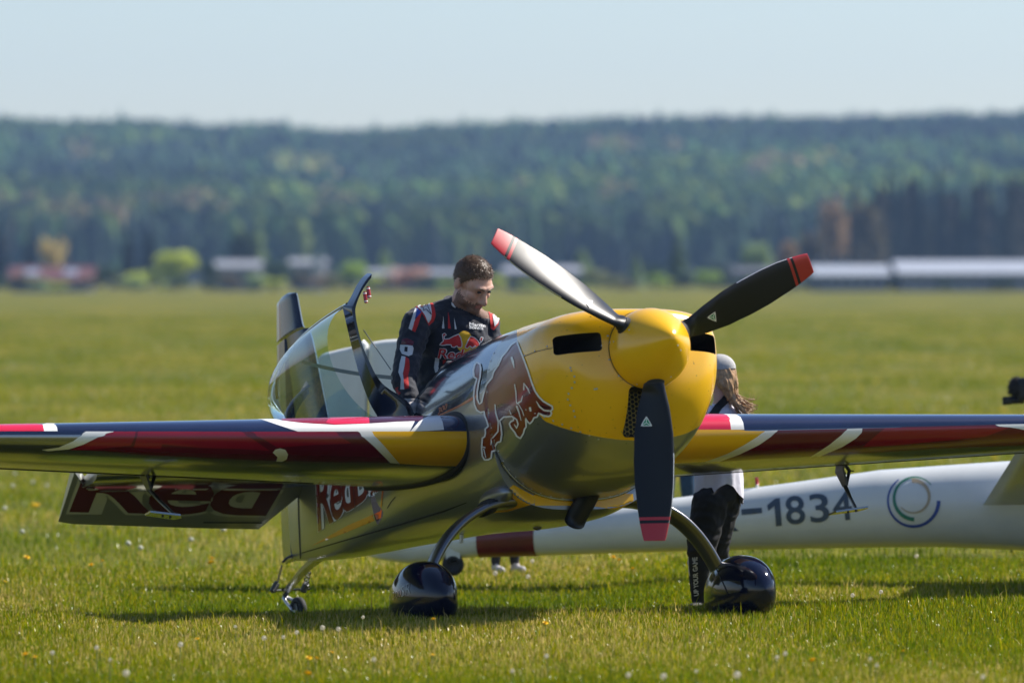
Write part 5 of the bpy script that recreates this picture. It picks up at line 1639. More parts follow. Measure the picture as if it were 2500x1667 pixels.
# ------------------------------------------------------------------ people
def W3(x, y, d): return at_depth(x, y, d)
def blob(parts, voxel, smooth=4, fac=.5):
    """one continuous surface grown over tapered limbs and rounded masses"""
    V, F = [], []
    for p in parts:
        if p[0] == 'cap':
            _, a, ra, b, rb = p
            a, b = np.array(a, float), np.array(b, float); n = 5
            ax = b - a; L_ = np.linalg.norm(ax) + 1e-9; ax = ax / L_
            path = [a - ax * ra * math.cos(t) for t in np.linspace(0.1, math.pi / 2, n)] + [b + ax * rb * math.sin(t) for t in np.linspace(0, math.pi / 2 - .1, n)]
            rad = [ra * math.sin(t) for t in np.linspace(0.1, math.pi / 2, n)] + [rb * math.cos(t) for t in np.linspace(0, math.pi / 2 - .1, n)]
            v, f = tube_geo(path, rad, 14)
        else:
            _, c, r, *rot = p
            v, f = ell_geo(c, r, 20, 14, rot[0] if rot else None)
        o = len(V); V += [tuple(q) for q in v]; F += [tuple(i + o for i in q) for q in f]
    me = bpy.data.meshes.new('body_tmp'); me.from_pydata(V, [], F)
    bm = bmesh.new(); bm.from_mesh(me); bmesh.ops.remove_doubles(bm, verts=bm.verts, dist=1e-6); bmesh.ops.recalc_face_normals(bm, faces=bm.faces[:]); bm.to_mesh(me); bm.free()
    o = bpy.data.objects.new('body_tmp', me); col.objects.link(o)
    m = o.modifiers.new('r', 'REMESH'); m.mode = 'VOXEL'; m.voxel_size = voxel
    if smooth:
        m2 = o.modifiers.new('s', 'SMOOTH'); m2.iterations = smooth; m2.factor = fac
    dg = bpy.context.evaluated_depsgraph_get()
    res = bpy.data.meshes.new_from_object(o.evaluated_get(dg))
    bpy.data.objects.remove(o); bpy.data.meshes.remove(me)
    return res
def shift(me, o):
    n = len(me.vertices); co = np.empty(n * 3, np.float32); me.vertices.foreach_get('co', co)
    co = co.reshape(-1, 3) - np.array(o, np.float32); me.vertices.foreach_set('co', co.ravel()); me.update()
def wrinkle(me, keep, amp=.006, seed=0):
    """soft cloth folds: push the surface in and out where keep() is true"""
    n = len(me.vertices); co = np.empty(n * 3, np.float32); no = np.empty(n * 3, np.float32)
    me.vertices.foreach_get('co', co); me.vertices.foreach_get('normal', no)
    co = co.reshape(-1, 3); no = no.reshape(-1, 3); k = keep(co).astype(float)
    d = np.array([0.0 if q < .01 else (1 - 2 * abs(mnoise.noise(Vector((c[0] * 9 + seed, c[1] * 9, c[2] * 16))))) * .7 + .5 * mnoise.noise(Vector((c[0] * 26, c[1] * 26, c[2] * 34 + seed))) - .35 for c, q in zip(co, k)])
    me.vertices.foreach_set('co', (co + no * (d * k * amp)[:, None]).astype(np.float32).ravel()); me.update()
def assign(me, fn):
    n = len(me.polygons); c = np.empty(n * 3, np.float32); me.polygons.foreach_get('center', c)
    me.polygons.foreach_set('material_index', np.asarray(fn(c.reshape(-1, 3)), np.int32))
M['skin'] = mat('skin', (.60, .345, .25), .52, 0, 0, var=.10, vs=40, bump=.08, bs=350, sss=.12)
M['beard'] = mat('stubble_skin', (.215, .120, .082), .7, 0, 0, var=.25, vs=160, bump=.25, bs=500)
M['lip'] = mat('lips', (.36, .14, .11), .5)
M['hairbrown'] = mat('brown_hair', (.135, .078, .042), .42, 0, 0, var=.35, vs=90)
M['hairfair'] = mat('fair_brown_hair', (.42, .25, .12), .35, 0, 0, var=.4, vs=60)
M['suit'] = mat('flight_suit_navy', (.010, .012, .022), .85, 0, 0, var=.3, vs=14, bump=.45, bs=45, sheen=.15)
M['suitwhite'] = mat('suit_white_cloth', (.62, .62, .62), .85, 0, 0, bump=.2, bs=120)
M['suitred'] = mat('suit_red_cloth', (.50, .020, .018), .8, 0, 0, bump=.2, bs=120)
M['suitblue'] = mat('suit_blue_cloth', (.02, .06, .30), .8)
M['suityellow'] = mat('suit_yellow_print', (.68, .38, .01), .8)
M['glove'] = mat('grey_glove', (.50, .47, .45), .8, 0, 0, var=.35, vs=45, bump=.4, bs=110)
M['eye'] = mat('lid_shaded_eye', (.03, .02, .018), .2)  # dark all over: the shade of the eyelids is put into the colour

PD = 32.12
proot = W3(1060, 1040, PD)
px2m = PD / FPX
def P(x, y, dd=0.0): return W3(x, y, PD + dd)
hc = P(1155, 690, -.04)
HS = 1.17
Rh = (Matrix.Rotation(R(40), 3, 'Z') @ Matrix.Rotation(R(35), 3, 'X')) @ Matrix.Rotation(R(-3), 3, 'Y')
def hp(x, y, z): return hc + np.array(Rh @ Vector((x * HS, y * HS, z * HS)))
def hr(r): return r * HS
head_parts = [('ell', hp(0, .012, .030), (hr(.076), hr(.096), hr(.084)), Rh), ('ell', hp(0, -.028, -.045), (hr(.060), hr(.070), hr(.072)), Rh),
    ('ell', hp(0, -.070, -.098), (hr(.032), hr(.028), hr(.026)), Rh), ('ell', hp(0, -.045, .020), (hr(.066), hr(.050), hr(.055)), Rh),
    ('cap', hp(0, -.096, .010), hr(.010), hp(0, -.119, -.034), hr(.0155)), ('cap', hp(-.013, -.104, -.038), hr(.0105), hp(.013, -.104, -.038), hr(.0105)),
    ('cap', hp(-.040, -.082, .030), hr(.013), hp(-.010, -.092, .027), hr(.013)), ('cap', hp(.040, -.082, .030), hr(.013), hp(.010, -.092, .027), hr(.013)),
    ('ell', hp(-.036, -.060, -.024), (hr(.028), hr(.028), hr(.028)), Rh), ('ell', hp(.036, -.060, -.024), (hr(.028), hr(.028), hr(.028)), Rh),
    ('cap', hp(-.020, -.090, -.064), hr(.0085), hp(.020, -.090, -.064), hr(.0085)), ('cap', hp(-.016, -.090, -.076), hr(.0085), hp(.016, -.090, -.076), hr(.0085)),
    ('ell', hp(-.048, -.015, -.070), (hr(.022), hr(.045), hr(.030)), Rh), ('ell', hp(.048, -.015, -.070), (hr(.022), hr(.045), hr(.030)), Rh),
    ('ell', hp(-.080, .014, -.008), (hr(.010), hr(.022), hr(.034)), Rh), ('ell', hp(.080, .014, -.008), (hr(.010), hr(.022), hr(.034)), Rh),
    ('cap', hp(0, .018, -.06), hr(.056), P(1116, 775, .05), .066)]
def rr(p): return p * px2m
suit_parts = [
    ('ell', P(1112, 838, .02), (rr(88), .125, rr(92))), ('ell', P(1100, 800, .04), (rr(98), .115, rr(48))), ('ell', P(1090, 915, .04), (rr(76), .125, rr(92))), ('ell', P(1072, 995, .05), (rr(84), .145, rr(80))),
    ('cap', P(1022, 788, -.05), rr(40), P(1100, 772, .05), rr(36)), ('cap', P(1188, 795, .08), rr(34), P(1110, 772, .05), rr(36)), ('cap', P(1060, 770, .02), rr(30), P(1120, 752, .06), rr(34)), ('cap', P(1120, 752, .06), rr(34), P(1165, 778, .02), rr(28)),
    # his right arm, straight down to the sill
    ('cap', P(1018, 792, -.07), rr(38), P(996, 872, -.16), rr(33)), ('cap', P(996, 872, -.16), rr(33), P(986, 930, -.26), rr(31)), ('cap', P(986, 930, -.26), rr(31), P(1000, 972, -.36), rr(21)),
    # his left arm, down behind the cowling
    ('cap', P(1190, 798, .08), rr(32), P(1205, 880, .04), rr(27)), ('cap', P(1205, 880, .04), rr(27), P(1170, 960, -.12), rr(21)),
    # thighs
    ('cap', P(1050, 1010, .02), rr(50), P(1108, 912, -.34), rr(32)), ('cap', P(1095, 1015, .10), rr(48), P(1150, 985, -.40), rr(36)), ('cap', P(1108, 912, -.34), rr(31), P(1130, 1010, -.45), rr(26))]
wr = P(1002, 978, -.38)
def hand(w, palm_dir, side_dir, down, sgn=1):
    """palm and five curled fingers resting on an edge"""
    out = [('ell', w + palm_dir * .035 + down * .012, (.040, .030, .030))]
    for k, (s_, ln) in enumerate(((-.030, .062), (-.010, .072), (.011, .068), (.031, .052))):
        b = w + palm_dir * .060 + side_dir * s_
        m1 = b + palm_dir * ln * .42 + down * ln * .12; m2 = m1 + palm_dir * ln * .20 + down * ln * .42; tp = m2 + down * ln * .30 - palm_dir * ln * .08
        out += [('cap', b - palm_dir * .02, .0115, m1, .0105), ('cap', m1, .0105, m2, .0098), ('cap', m2, .0098, tp, .0085)]
    b = w + palm_dir * .015 + side_dir * .040 * sgn
    out += [('cap', b, .0125, b + side_dir * .030 * sgn + palm_dir * .018 + down * .012, .011), ('cap', b + side_dir * .030 * sgn + palm_dir * .018 + down * .012, .011, b + side_dir * .036 * sgn + palm_dir * .042 + down * .026, .0095)]
    return out
hand_parts = hand(wr, np.array([.25, -.45, -.85]), np.array([.88, .35, .2]), np.array([-.55, -.35, -.55]))
pme = blob(head_parts + suit_parts + hand_parts, .0062, 3)
inv = np.array(Rh.inverted())
def hl(c): return ((c - hc) @ inv.T) / HS
def pmat(c):
    q = hl(c); pr = proj(c)
    hand_ = (np.linalg.norm(c - (wr + np.array([.02, -.03, -.06])), axis=1) < .125) & (pr[:, 1] > 973)
    skin = (pr[:, 1] < 712) | ((pr[:, 1] < 778) & (q[:, 2] > -.19) & (pr[:, 0] > 1102 + (pr[:, 1] - 712) * .10) & (pr[:, 0] < 1215) & (pr[:, 1] < 742 + (pr[:, 0] - 1100) * .45))
    nz_ = .006 * np.sin(q[:, 0] * 310) * np.sin(q[:, 1] * 270 + 1) + .004 * np.sin(q[:, 0] * 700 + q[:, 1] * 500)
    beard = skin & (q[:, 1] < .012) & (q[:, 2] < -.048 + nz_ - .35 * np.clip(-q[:, 1] - .03, 0, .03) + .5 * np.clip(-q[:, 1] - .075, 0, .02)) & (q[:, 2] > -.135) & (np.abs(q[:, 0]) > -.1)
    beard &= ~((q[:, 1] < -.07) & (q[:, 2] > -.052) & (np.abs(q[:, 0]) < .018))
    lip = skin & (q[:, 1] < -.085) & (q[:, 2] < -.060) & (q[:, 2] > -.079) & (np.abs(q[:, 0]) < .021)
    return np.select([hand_, lip, beard, skin], [3, 4, 2, 1], 0)
wrinkle(pme, lambda c: (pmat(c) == 0), .011, 3)
assign(pme, pmat)
pilot = empty('person', proot)
tag(pilot, 'man in navy flight suit with red and white patches leaning in the open cockpit', 'person')
shift(pme, proot); pb_ = link('body', pme, pilot, [M['suit'], M['skin'], M['beard'], M['glove'], M['lip']])
set_frame(proot)
body_bvh = bvh_of([pb_])
# eyes and brows
for s in (-1, 1):
    v, f = ell_geo(hp(s * .029, -.0915, .010) - proot, (hr(.012), hr(.008), hr(.0055)), 12, 8, Rh); mesh('eye', v, f, pilot, M['eye'])
    tube('eyebrow', [hp(s * .012, -.1035, .026) - proot, hp(s * .030, -.0985, .034) - proot, hp(s * .047, -.084, .029) - proot], [.0035, .0048, .003], pilot, M['hairbrown'], seg=6)
# hair: a close cap of short locks
def hair_cap(root_parent, fn_pos, tests, n, ln, m, seed, wid=.004, name='hair'):
    r_ = np.random.default_rng(seed); V, F = [], []
    for _ in range(n):
        v = r_.normal(size=3); v /= np.linalg.norm(v)
        if not tests(v): continue
        base, nrm, flow = fn_pos(v)
        L_ = ln * r_.uniform(.6, 1.3); fl = flow + r_.normal(size=3) * .35; fl = fl - nrm * (fl @ nrm) * .7; fl /= np.linalg.norm(fl)
        sd = np.cross(nrm, fl) * wid * r_.uniform(.6, 1.3)
        a = base - nrm * .004; b = base + fl * L_ * .5 + nrm * L_ * .32; c = base + fl * L_ + nrm * L_ * .22
        o = len(V); V += [a - sd, a + sd, b - sd, b + sd, c]; F += [(o, o + 1, o + 3, o + 2), (o + 2, o + 3, o + 4)]
    return mesh(name, [np.array(p) for p in V], F, root_parent, m, smooth=False)
def hpos(v):
    p = hp(v[0] * .077, .014 + v[1] * .096, .032 + v[2] * .084) - proot
    nl = np.array(Rh @ Vector((v[0] / .08, v[1] / .1, v[2] / .09))); nl /= np.linalg.norm(nl)
    return p, nl, np.array(Rh @ Vector((v[0] * .6, -.55 if v[2] > .5 else .2, .1 if v[2] > .5 else -1)))
def htest(v):
    z = .030 + v[2] * .090; y = .012 + v[1] * .100
    line = np.interp(y, [-.09, -.06, -.03, .0, .03, .06, .11], [.078, .070, .035, -.005, -.03, -.050, -.065])
    return z > line
hv, hf = [], []
mcap = blob([('ell', hp(0, .014, .034), (hr(.0775), hr(.0955), hr(.0835)), Rh)], .006, 1)
bm = bmesh.new(); bm.from_mesh(mcap)
dead = []
for f in bm.faces:
    q = hl(np.array(f.calc_center_median())[None])[0]
    if q[2] < np.interp(q[1], [-.09, -.06, -.03, .0, .03, .06, .11], [.080, .072, .036, -.002, -.03, -.050, -.065]): dead.append(f)
bmesh.ops.delete(bm, geom=dead, context='FACES'); bm.to_mesh(mcap); bm.free(); shift(mcap, proot)
link('hair', mcap, pilot, M['hairbrown'])
hair_cap(pilot, hpos, htest, 9000, .022, M['hairbrown'], 5, .0014)
# collar
ring = []
for t in np.linspace(0, 2 * math.pi, 40, endpoint=False):
    c = P(1128, 752, .04); ring.append(c + np.array([math.cos(t) * .092, math.sin(t) * .085, -.0 + .045 * math.sin(t) - .035 * math.cos(t)]) - proot)
V = []
for p in ring:
    ctr = P(1128, 752, .04) - proot; o_ = p - ctr; o_[2] = 0; o_ /= np.linalg.norm(o_)
    V += [p - np.array([0, 0, .055]) + o_ * .022, p + o_ * .010 + np.array([0, 0, .012]), p - o_ * .001 + np.array([0, 0, .010]), p - np.array([0, 0, .05]) + o_ * .004]
mesh('collar', V, grid_faces(40, 4, True, True), pilot, M['suit'])
# patches and print on the suit
def zp(*p): return [(940 + x * .2807, 600 + y * .2807) for x, y in p]
def sp(name, pts, m, off, **k): return decal(name, [pts], body_bvh, M[m], pb_, off=off, gx=4, gy=4, step=4, **k)
sp('shoulder_patch', zp((262, 520), (300, 490), (385, 465), (415, 490), (432, 550), (438, 610), (420, 660), (378, 698), (350, 640), (310, 570), (275, 540)), 'suitred', .003)
sp('shoulder_patch', zp((275, 525), (320, 500), (375, 485), (395, 520), (405, 590), (395, 640), (370, 672), (345, 610), (310, 560)), 'suitwhite', .0055)
ribbons('star_mark', [(zp((300, 535), (350, 530), (365, 505), (372, 540), (400, 605), (355, 560), (330, 575), (335, 548)), 1.4, True)], body_bvh, M['suit'], pb_, off=.008)
sp('shoulder_patch', zp((875, 500), (930, 510), (985, 545), (1000, 600), (985, 680), (945, 735), (920, 720), (905, 600)), 'suitred', .003)
sp('shoulder_patch', zp((900, 510), (940, 518), (985, 550), (998, 600), (980, 670), (950, 705), (938, 640), (925, 570)), 'suitwhite', .0055)
sp('sleeve_stripe', zp((262, 545), (285, 550), (255, 680), (240, 740), (205, 722), (230, 640)), 'suitwhite', .003)
sp('sleeve_stripe', zp((300, 590), (318, 580), (290, 680), (262, 752), (235, 738), (258, 660)), 'suitred', .004)
sp('sleeve_stripe', zp((280, 545), (315, 580), (262, 640)), 'suitblue', .0055)
sp('sleeve_stripe', zp((145, 960), (178, 965), (170, 1040), (155, 1110), (165, 1180), (170, 1250), (135, 1250), (140, 1160), (118, 1100), (128, 1030)), 'suitwhite', .003)
sp('sleeve_stripe', zp((178, 965), (208, 985), (212, 1060), (200, 1130), (208, 1240), (172, 1245), (165, 1180), (158, 1110), (172, 1040)), 'suitred', .003)
decal('sleeve_badge', [zp((135, 860), (240, 870), (246, 890), (235, 950), (205, 962), (150, 945), (130, 905)), zp((175, 880), (200, 882), (195, 925), (170, 920))], body_bvh, M['suitwhite'], pb_, off=.004, gx=4, gy=4, step=4)
sp('sleeve_badge', zp((150, 815), (190, 805), (255, 835), (240, 868), (140, 855)), 'darkred', .003)
for pts, mm in ((((505, 610), (518, 720), (498, 720)), 'suitwhite'), (((550, 575), (574, 722), (548, 722)), 'suitred'), (((602, 625), (622, 726), (606, 726)), 'suitwhite')):
    sp('chest_spike', zp(*pts), mm, .004)
circ = [(690 + 72 * math.cos(t), 835 + 92 * math.sin(t)) for t in np.linspace(0, 2 * math.pi, 28, endpoint=False)]
sp('chest_emblem', zp(*circ), 'suityellow', .004)
bl = [(478, 860), (510, 830), (505, 800), (500, 770), (520, 758), (535, 775), (515, 790), (520, 815), (560, 810), (600, 785), (640, 770), (660, 800), (668, 850), (665, 880), (640, 882), (625, 868), (600, 886), (580, 880), (575, 860), (540, 858), (500, 866)]
br_ = [(848, 800), (830, 795), (820, 815), (830, 835), (815, 850), (800, 820), (770, 795), (740, 785), (718, 830), (695, 880), (715, 892), (735, 870), (760, 890), (780, 870), (800, 895), (812, 880), (818, 850), (838, 835), (845, 815)]
for q in (bl, br_):
    ribbons('chest_emblem', [(zp(*q), 2.0, True)], body_bvh, M['suitwhite'], pb_, off=.0065)
    sp('chest_emblem', zp(*q), 'suitred', .0055)
for mm, bo, of in (('suitwhite', .06, .004), ('suitred', .015, .0062)):
    e = 0 if mm == 'suitred' else 4
    text_decal('chest_lettering', 'Red Bull', zp((462 - e, 975 + e), (920 + e, 1010 + e), (930 + e, 905 - e), (470 - e, 893 - e)), body_bvh, M[mm], pb_, off=of, bold=bo, g=4, shear=.1)
text_decal('name_lettering', 'Martin', zp((730, 698), (868, 712), (870, 682), (732, 668)), body_bvh, M['suitwhite'], pb_, off=.004, bold=.03, g=3)
text_decal('name_lettering', 'Sonka', zp((730, 722), (850, 732), (852, 706), (732, 694)), body_bvh, M['suitwhite'], pb_, off=.004, bold=.03, g=3)
sp('suit_flash', zp((440, 970), (475, 975), (465, 1050), (470, 1085), (440, 1105), (428, 1060)), 'suitwhite', .004)
sp('suit_flash', zp((505, 990), (530, 990), (525, 1010), (505, 1030)), 'suitred', .004)
sp('knee_flash', zp((615, 972), (640, 968), (655, 1010), (635, 1020)), 'suitwhite', .004)
sp('knee_flash', zp((645, 972), (678, 980), (682, 998), (660, 1008)), 'suitred', .004)
sp('collar_badge', zp((580, 500), (605, 500), (618, 540), (600, 552), (578, 520)), 'suitwhite', .012)
text_decal('cuff_lettering', 'Red', zp((120, 1298), (90, 1240), (118, 1230), (140, 1285)), body_bvh, M['suitred'], pb_, off=.004, bold=.03, g=3)

# --- child with cap behind the wing
GD = 33.0
groot = W3(1725, 1495, GD); groot[2] = float(gz(groot[0], groot[1]))
gp = GD / FPX
def Gp(x, y, dd=0.0): return W3(x, y, GD + dd)
def gr_(p): return p * gp
ghc = Gp(1752, 913, 0)
Rg = Matrix.Rotation(R(-118), 3, 'Z') @ Matrix.Rotation(R(6), 3, 'X')
GS = .96
def gh(x, y, z): return ghc + np.array(Rg @ Vector((x * GS, y * GS, z * GS)))
ghead = [('ell', gh(0, .012, .025), (.075, .092, .082), Rg), ('ell', gh(0, -.030, -.042), (.054, .062, .060), Rg), ('ell', gh(0, -.066, -.085), (.026, .024, .022), Rg), ('cap', gh(0, -.09, .005), .009, gh(0, -.106, -.030), .012),
         ('ell', gh(-.074, .012, -.01), (.010, .020, .028), Rg), ('ell', gh(.074, .012, -.01), (.010, .020, .028), Rg), ('cap', gh(0, .02, -.05), .046, Gp(1762, 1000, .02), .050)]
gbody = [('ell', Gp(1762, 1085, .02), (gr_(54), .10, gr_(100))), ('cap', Gp(1728, 1012, -.05), gr_(22), Gp(1802, 1014, .06), gr_(22)), ('ell', Gp(1752, 1200, .02), (gr_(54), .115, gr_(52))), ('cap', Gp(1762, 990, .03), gr_(25), Gp(1764, 1030, .03), gr_(42)),
         ('cap', Gp(1735, 1225, -.02), gr_(46), Gp(1712, 1338, -.03), gr_(37)), ('cap', Gp(1712, 1338, -.03), gr_(36), Gp(1708, 1462, .02), gr_(20)), ('cap', Gp(1708, 1478, .02), gr_(15), Gp(1690, 1484, -.10), gr_(12)),
         ('cap', Gp(1766, 1225, .07), gr_(44), Gp(1748, 1330, .10), gr_(32)), ('cap', Gp(1748, 1330, .10), gr_(31), Gp(1775, 1440, .30), gr_(20)), ('cap', Gp(1775, 1450, .30), gr_(15), Gp(1764, 1470, .18), gr_(13)),
         ('cap', Gp(1800, 1016, .07), gr_(22), Gp(1806, 1090, .05), gr_(17)), ('cap', Gp(1806, 1090, .05), gr_(16), Gp(1745, 1115, -.16), gr_(12)), ('cap', Gp(1726, 1014, -.05), gr_(21), Gp(1712, 1085, -.08), gr_(17)), ('cap', Gp(1712, 1085, -.08), gr_(16), Gp(1740, 1118, -.18), gr_(12))]
gbody += hand(Gp(1742, 1117, -.18), np.array([.1, -.9, -.1]), np.array([.9, .1, .2]), np.array([0, -.2, -.9]))
gme = blob(ghead + gbody, .007, 3)
M['tee'] = mat('white_tee_shirt', (.66, .64, .72), .9, 0, 0, bump=.4, bs=22)
M['blacktrouser'] = mat('black_jogging_cloth', (.010, .010, .012), .9, 0, 0, var=.3, vs=10, bump=.5, bs=18)
M['capgrey'] = mat('grey_cap_cloth', (.42, .41, .40), .9, 0, 0, var=.12, vs=30, bump=.3, bs=120)
M['shoeblack'] = mat('black_shoe', (.012, .012, .012), .6)
def gmat(c):
    pr = proj(c)
    skin = (pr[:, 1] < 985) | ((c[:, 1] < GD - .10) & (pr[:, 1] > 1095) & (pr[:, 1] < 1150) & (pr[:, 0] < 1770))
    return np.select([skin, pr[:, 1] < 1168, pr[:, 1] > 1468], [1, 0, 3], 2)
wrinkle(gme, lambda c: (np.isin(gmat(c), (0, 2))), .010, 8)
assign(gme, gmat)
girl = empty('person', groot); tag(girl, 'child in grey cap, white shirt and black trousers standing behind the right wing', 'person')
shift(gme, groot); gb_ = link('body', gme, girl, [M['tee'], M['skin'], M['blacktrouser'], M['shoeblack']])
# shirt hem hanging loose over the hips
V = []; n1 = 60
for j, (yy, k) in enumerate(((1140, 1.0), (1165, 1.03), (1190, 1.055), (1212, 1.075))):
    for i in range(n1):
        t = 2 * math.pi * i / n1
        wob = 1 + .05 * math.sin(5 * t + j) + .03 * math.sin(11 * t)
        c = Gp(1754, yy, .02) - groot
        dz = (np.interp((math.degrees(t) + 360) % 360, [0, 60, 180, 200, 240, 290, 320, 360], [-.045, 0, -.03, -.04, .0, .085, .03, -.045])) * (j / 3)
        V.append(c + np.array([math.cos(t) * gr_(56) * k * wob, math.sin(t) * .120 * k * wob, dz + .006 * math.sin(9 * t + j)]))
mesh('shirt_hem', V, grid_faces(4, n1, wrap_m=True), girl, M['tee'])
# cap: crown, pale front panel and peak
cv, cf_ = [], []
for j in range(9):
    th = math.pi * .52 * j / 8
    for i in range(28):
        ph = 2 * math.pi * i / 28; k = 1 + .02 * math.sin(6 * ph)
        cv.append(gh(.083 * math.sin(th) * math.cos(ph) * k, .014 + .102 * math.sin(th) * math.sin(ph) * k, .028 + .088 * math.cos(th)) - groot)
capo = mesh('cap', cv, grid_faces(9, 28, wrap_m=True), girl, [M['capgrey'], M['tee']])
capo.data.polygons.foreach_set('material_index', np.array([1 if 16 <= (i % 28) <= 25 else 0 for i in range(8 * 28)], np.int32))
V = []
for j in range(5):
    for i in range(13):
        an = math.pi * (1.18 + .64 * i / 12)
        r0 = 1 + .55 * j / 4 * math.sin(math.pi * i / 12) ** .6
        V.append(gh(.082 * math.cos(an) * (1 + .1 * j / 4), .014 + .102 * math.sin(an) * r0, .026 - .014 * (j / 4) - .01 * abs(math.cos(an))) - groot)
mesh('cap_peak', V, grid_faces(5, 13), capo, M['tee'])
# long hair falling over the shoulder and blowing to the right
hm = blob([('ell', gh(0, .040, -.012), (.080, .072, .080), Rg), ('cap', gh(.035, .060, -.055), .046, Gp(1783, 966, -.04), .030), ('cap', gh(-.01, .075, -.05), .044, Gp(1790, 970, .0), .026),
           ('cap', Gp(1783, 966, -.04), .028, Gp(1803, 990, -.05), .016), ('cap', Gp(1790, 970, .0), .025, Gp(1810, 996, -.02), .014), ('cap', Gp(1803, 990, -.05), .016, Gp(1822, 1008, -.06), .010), ('cap', Gp(1810, 996, -.02), .013, Gp(1830, 1016, -.02), .007)], .006, 3)
n_ = len(hm.vertices); co = np.empty(n_ * 3, np.float32); no = np.empty(n_ * 3, np.float32); hm.vertices.foreach_get('co', co); hm.vertices.foreach_get('normal', no)
co = co.reshape(-1, 3); no = no.reshape(-1, 3)
dd_ = np.array([mnoise.noise(Vector((c[0] * 70 + c[2] * 22, c[1] * 70, c[2] * 10))) + .5 * mnoise.noise(Vector((c[0] * 150 + c[2] * 50, c[1] * 150, c[2] * 18))) for c in co])
hm.vertices.foreach_set('co', (co + no * (dd_ * .009)[:, None]).astype(np.float32).ravel()); shift(hm, groot)
link('hair', hm, girl, M['hairfair'])
r_ = np.random.default_rng(9); geos = []
for k in range(90):
    t = r_.random(); s0 = Gp(1778 + 14 * r_.random(), 940 + 22 * r_.random(), -.06 + .08 * r_.random()) - groot
    e = Gp(1800 + 40 * r_.random() ** .9 + (6 if t > .7 else 0), 986 + 32 * r_.random() - 16 * (t > .8), -.07 + .1 * r_.random()) - groot
    m1 = s0 * .6 + e * .4 + np.array([-.004 + .006 * r_.normal(), 0, -.022 + .006 * r_.normal()])
    tipc = e + np.array([.016 + .010 * r_.normal(), 0, .012 * r_.normal() + (.020 if t > .6 else 0)])
    pth = catmull([s0, m1, e, tipc], 9)
    geos.append(tube_geo(pth, list(np.interp(range(9), [0, 2, 6, 8], [.0022, .0024, .0016, .0004])), 4, cap=False))
mesh('loose_hair', *join_geo(*geos), girl, M['hairfair'])['kind'] = 'stuff'
set_frame(groot); gb_bvh = bvh_of([gb_])
ribbons('camera_strap', [([(1780, 962), (1768, 978), (1752, 996), (1735, 1018)], 18, False)], gb_bvh, M['blacktrouser'], girl, off=.006)
text_decal('trouser_lettering', 'UP YOUR GAME', [(1706, 1452), (1703, 1358), (1691, 1360), (1695, 1454)], gb_bvh, M['suitwhite'], gb_, off=.004, bold=.02, g=3)
ribbons('trouser_stripe', [([(1681, 1358), (1682, 1385), (1685, 1405)], [3.5, 3, 1.5], False)], gb_bvh, M['suitwhite'], gb_, off=.004)

# --- two children almost hidden behind the glider's tail
def small_person(px, d, h, label, trouser, top, shoe, turn=0.0):
    X = (px - 1250) / FPX * d; g = float(gz(X, d)); k = h / 1.4
    c, s = math.cos(turn), math.sin(turn)
    def q(x, y, z): return np.array([X + (x * c - y * s) * k, d + (x * s + y * c) * k, g + z * k])
    parts = [('ell', q(0, 0, 1.29), (.07 * k, .085 * k, .105 * k)), ('cap', q(0, 0, 1.2), .045 * k, q(0, 0, 1.1), .05 * k), ('ell', q(0, 0, .93), (.14 * k, .095 * k, .2 * k)), ('ell', q(0, 0, .72), (.13 * k, .1 * k, .11 * k))]
    for sg in (-1, 1):
        parts += [('cap', q(sg * .13, 0, 1.07), .05 * k, q(sg * .18, .0, .84), .04 * k), ('cap', q(sg * .18, 0, .84), .038 * k, q(sg * .17, -.06, .64), .028 * k), ('ell', q(sg * .17, -.07, .58), (.03 * k, .035 * k, .05 * k)),
                  ('cap', q(sg * .07, 0, .68), .08 * k, q(sg * .085, -.02, .38), .058 * k), ('cap', q(sg * .085, -.02, .38), .056 * k, q(sg * .09, .02, .09), .042 * k), ('cap', q(sg * .09, .03, .035), .036 * k, q(sg * .10, -.11, .03), .032 * k)]
    me = blob(parts, .014, 3)
    def f(cc):
        z = (cc[:, 2] - g) / k; xx = np.abs((cc[:, 0] - X) * c + (cc[:, 1] - d) * s) / k
        return np.select([z < .075, (z < .74) & (xx < .145), z > 1.13, (xx > .13) & (z < .68)], [2, 1, 3, 3], 0)
    assign(me, f)
    root = empty('person', (X, d, g)); tag(root, label, 'person'); shift(me, (X, d, g))
    link('body', me, root, [top, trouser, shoe, M['skin']])
    v, f2 = ell_geo(q(0, .012, 1.32) - np.array([X, d, g]), (.076 * k, .092 * k, .085 * k), 16, 10); mesh('hair', v, f2, root, M['hairbrown'])
    return root
M['denim'] = mat('blue_denim', (.025, .06, .12), .9, 0, 0, var=.3, vs=20)
M['darkcloth'] = mat('charcoal_cloth', (.022, .022, .028), .9, 0, 0, var=.3, vs=20)
M['sneaker'] = mat('white_and_red_sneaker', (.45, .42, .42), .7, 0, 0, var=.4, vs=30)
small_person(1236, 38.4, 1.10, 'person in dark trousers and pale shoes, feet showing under the red banded glider tail', M['darkcloth'], M['darkcloth'], M['sneaker'], .5)
small_person(1656, 41.2, 1.34, 'person in blue jeans half hidden behind the glider between propeller and child', M['denim'], M['darkcloth'], M['shoeblack'], -.4)
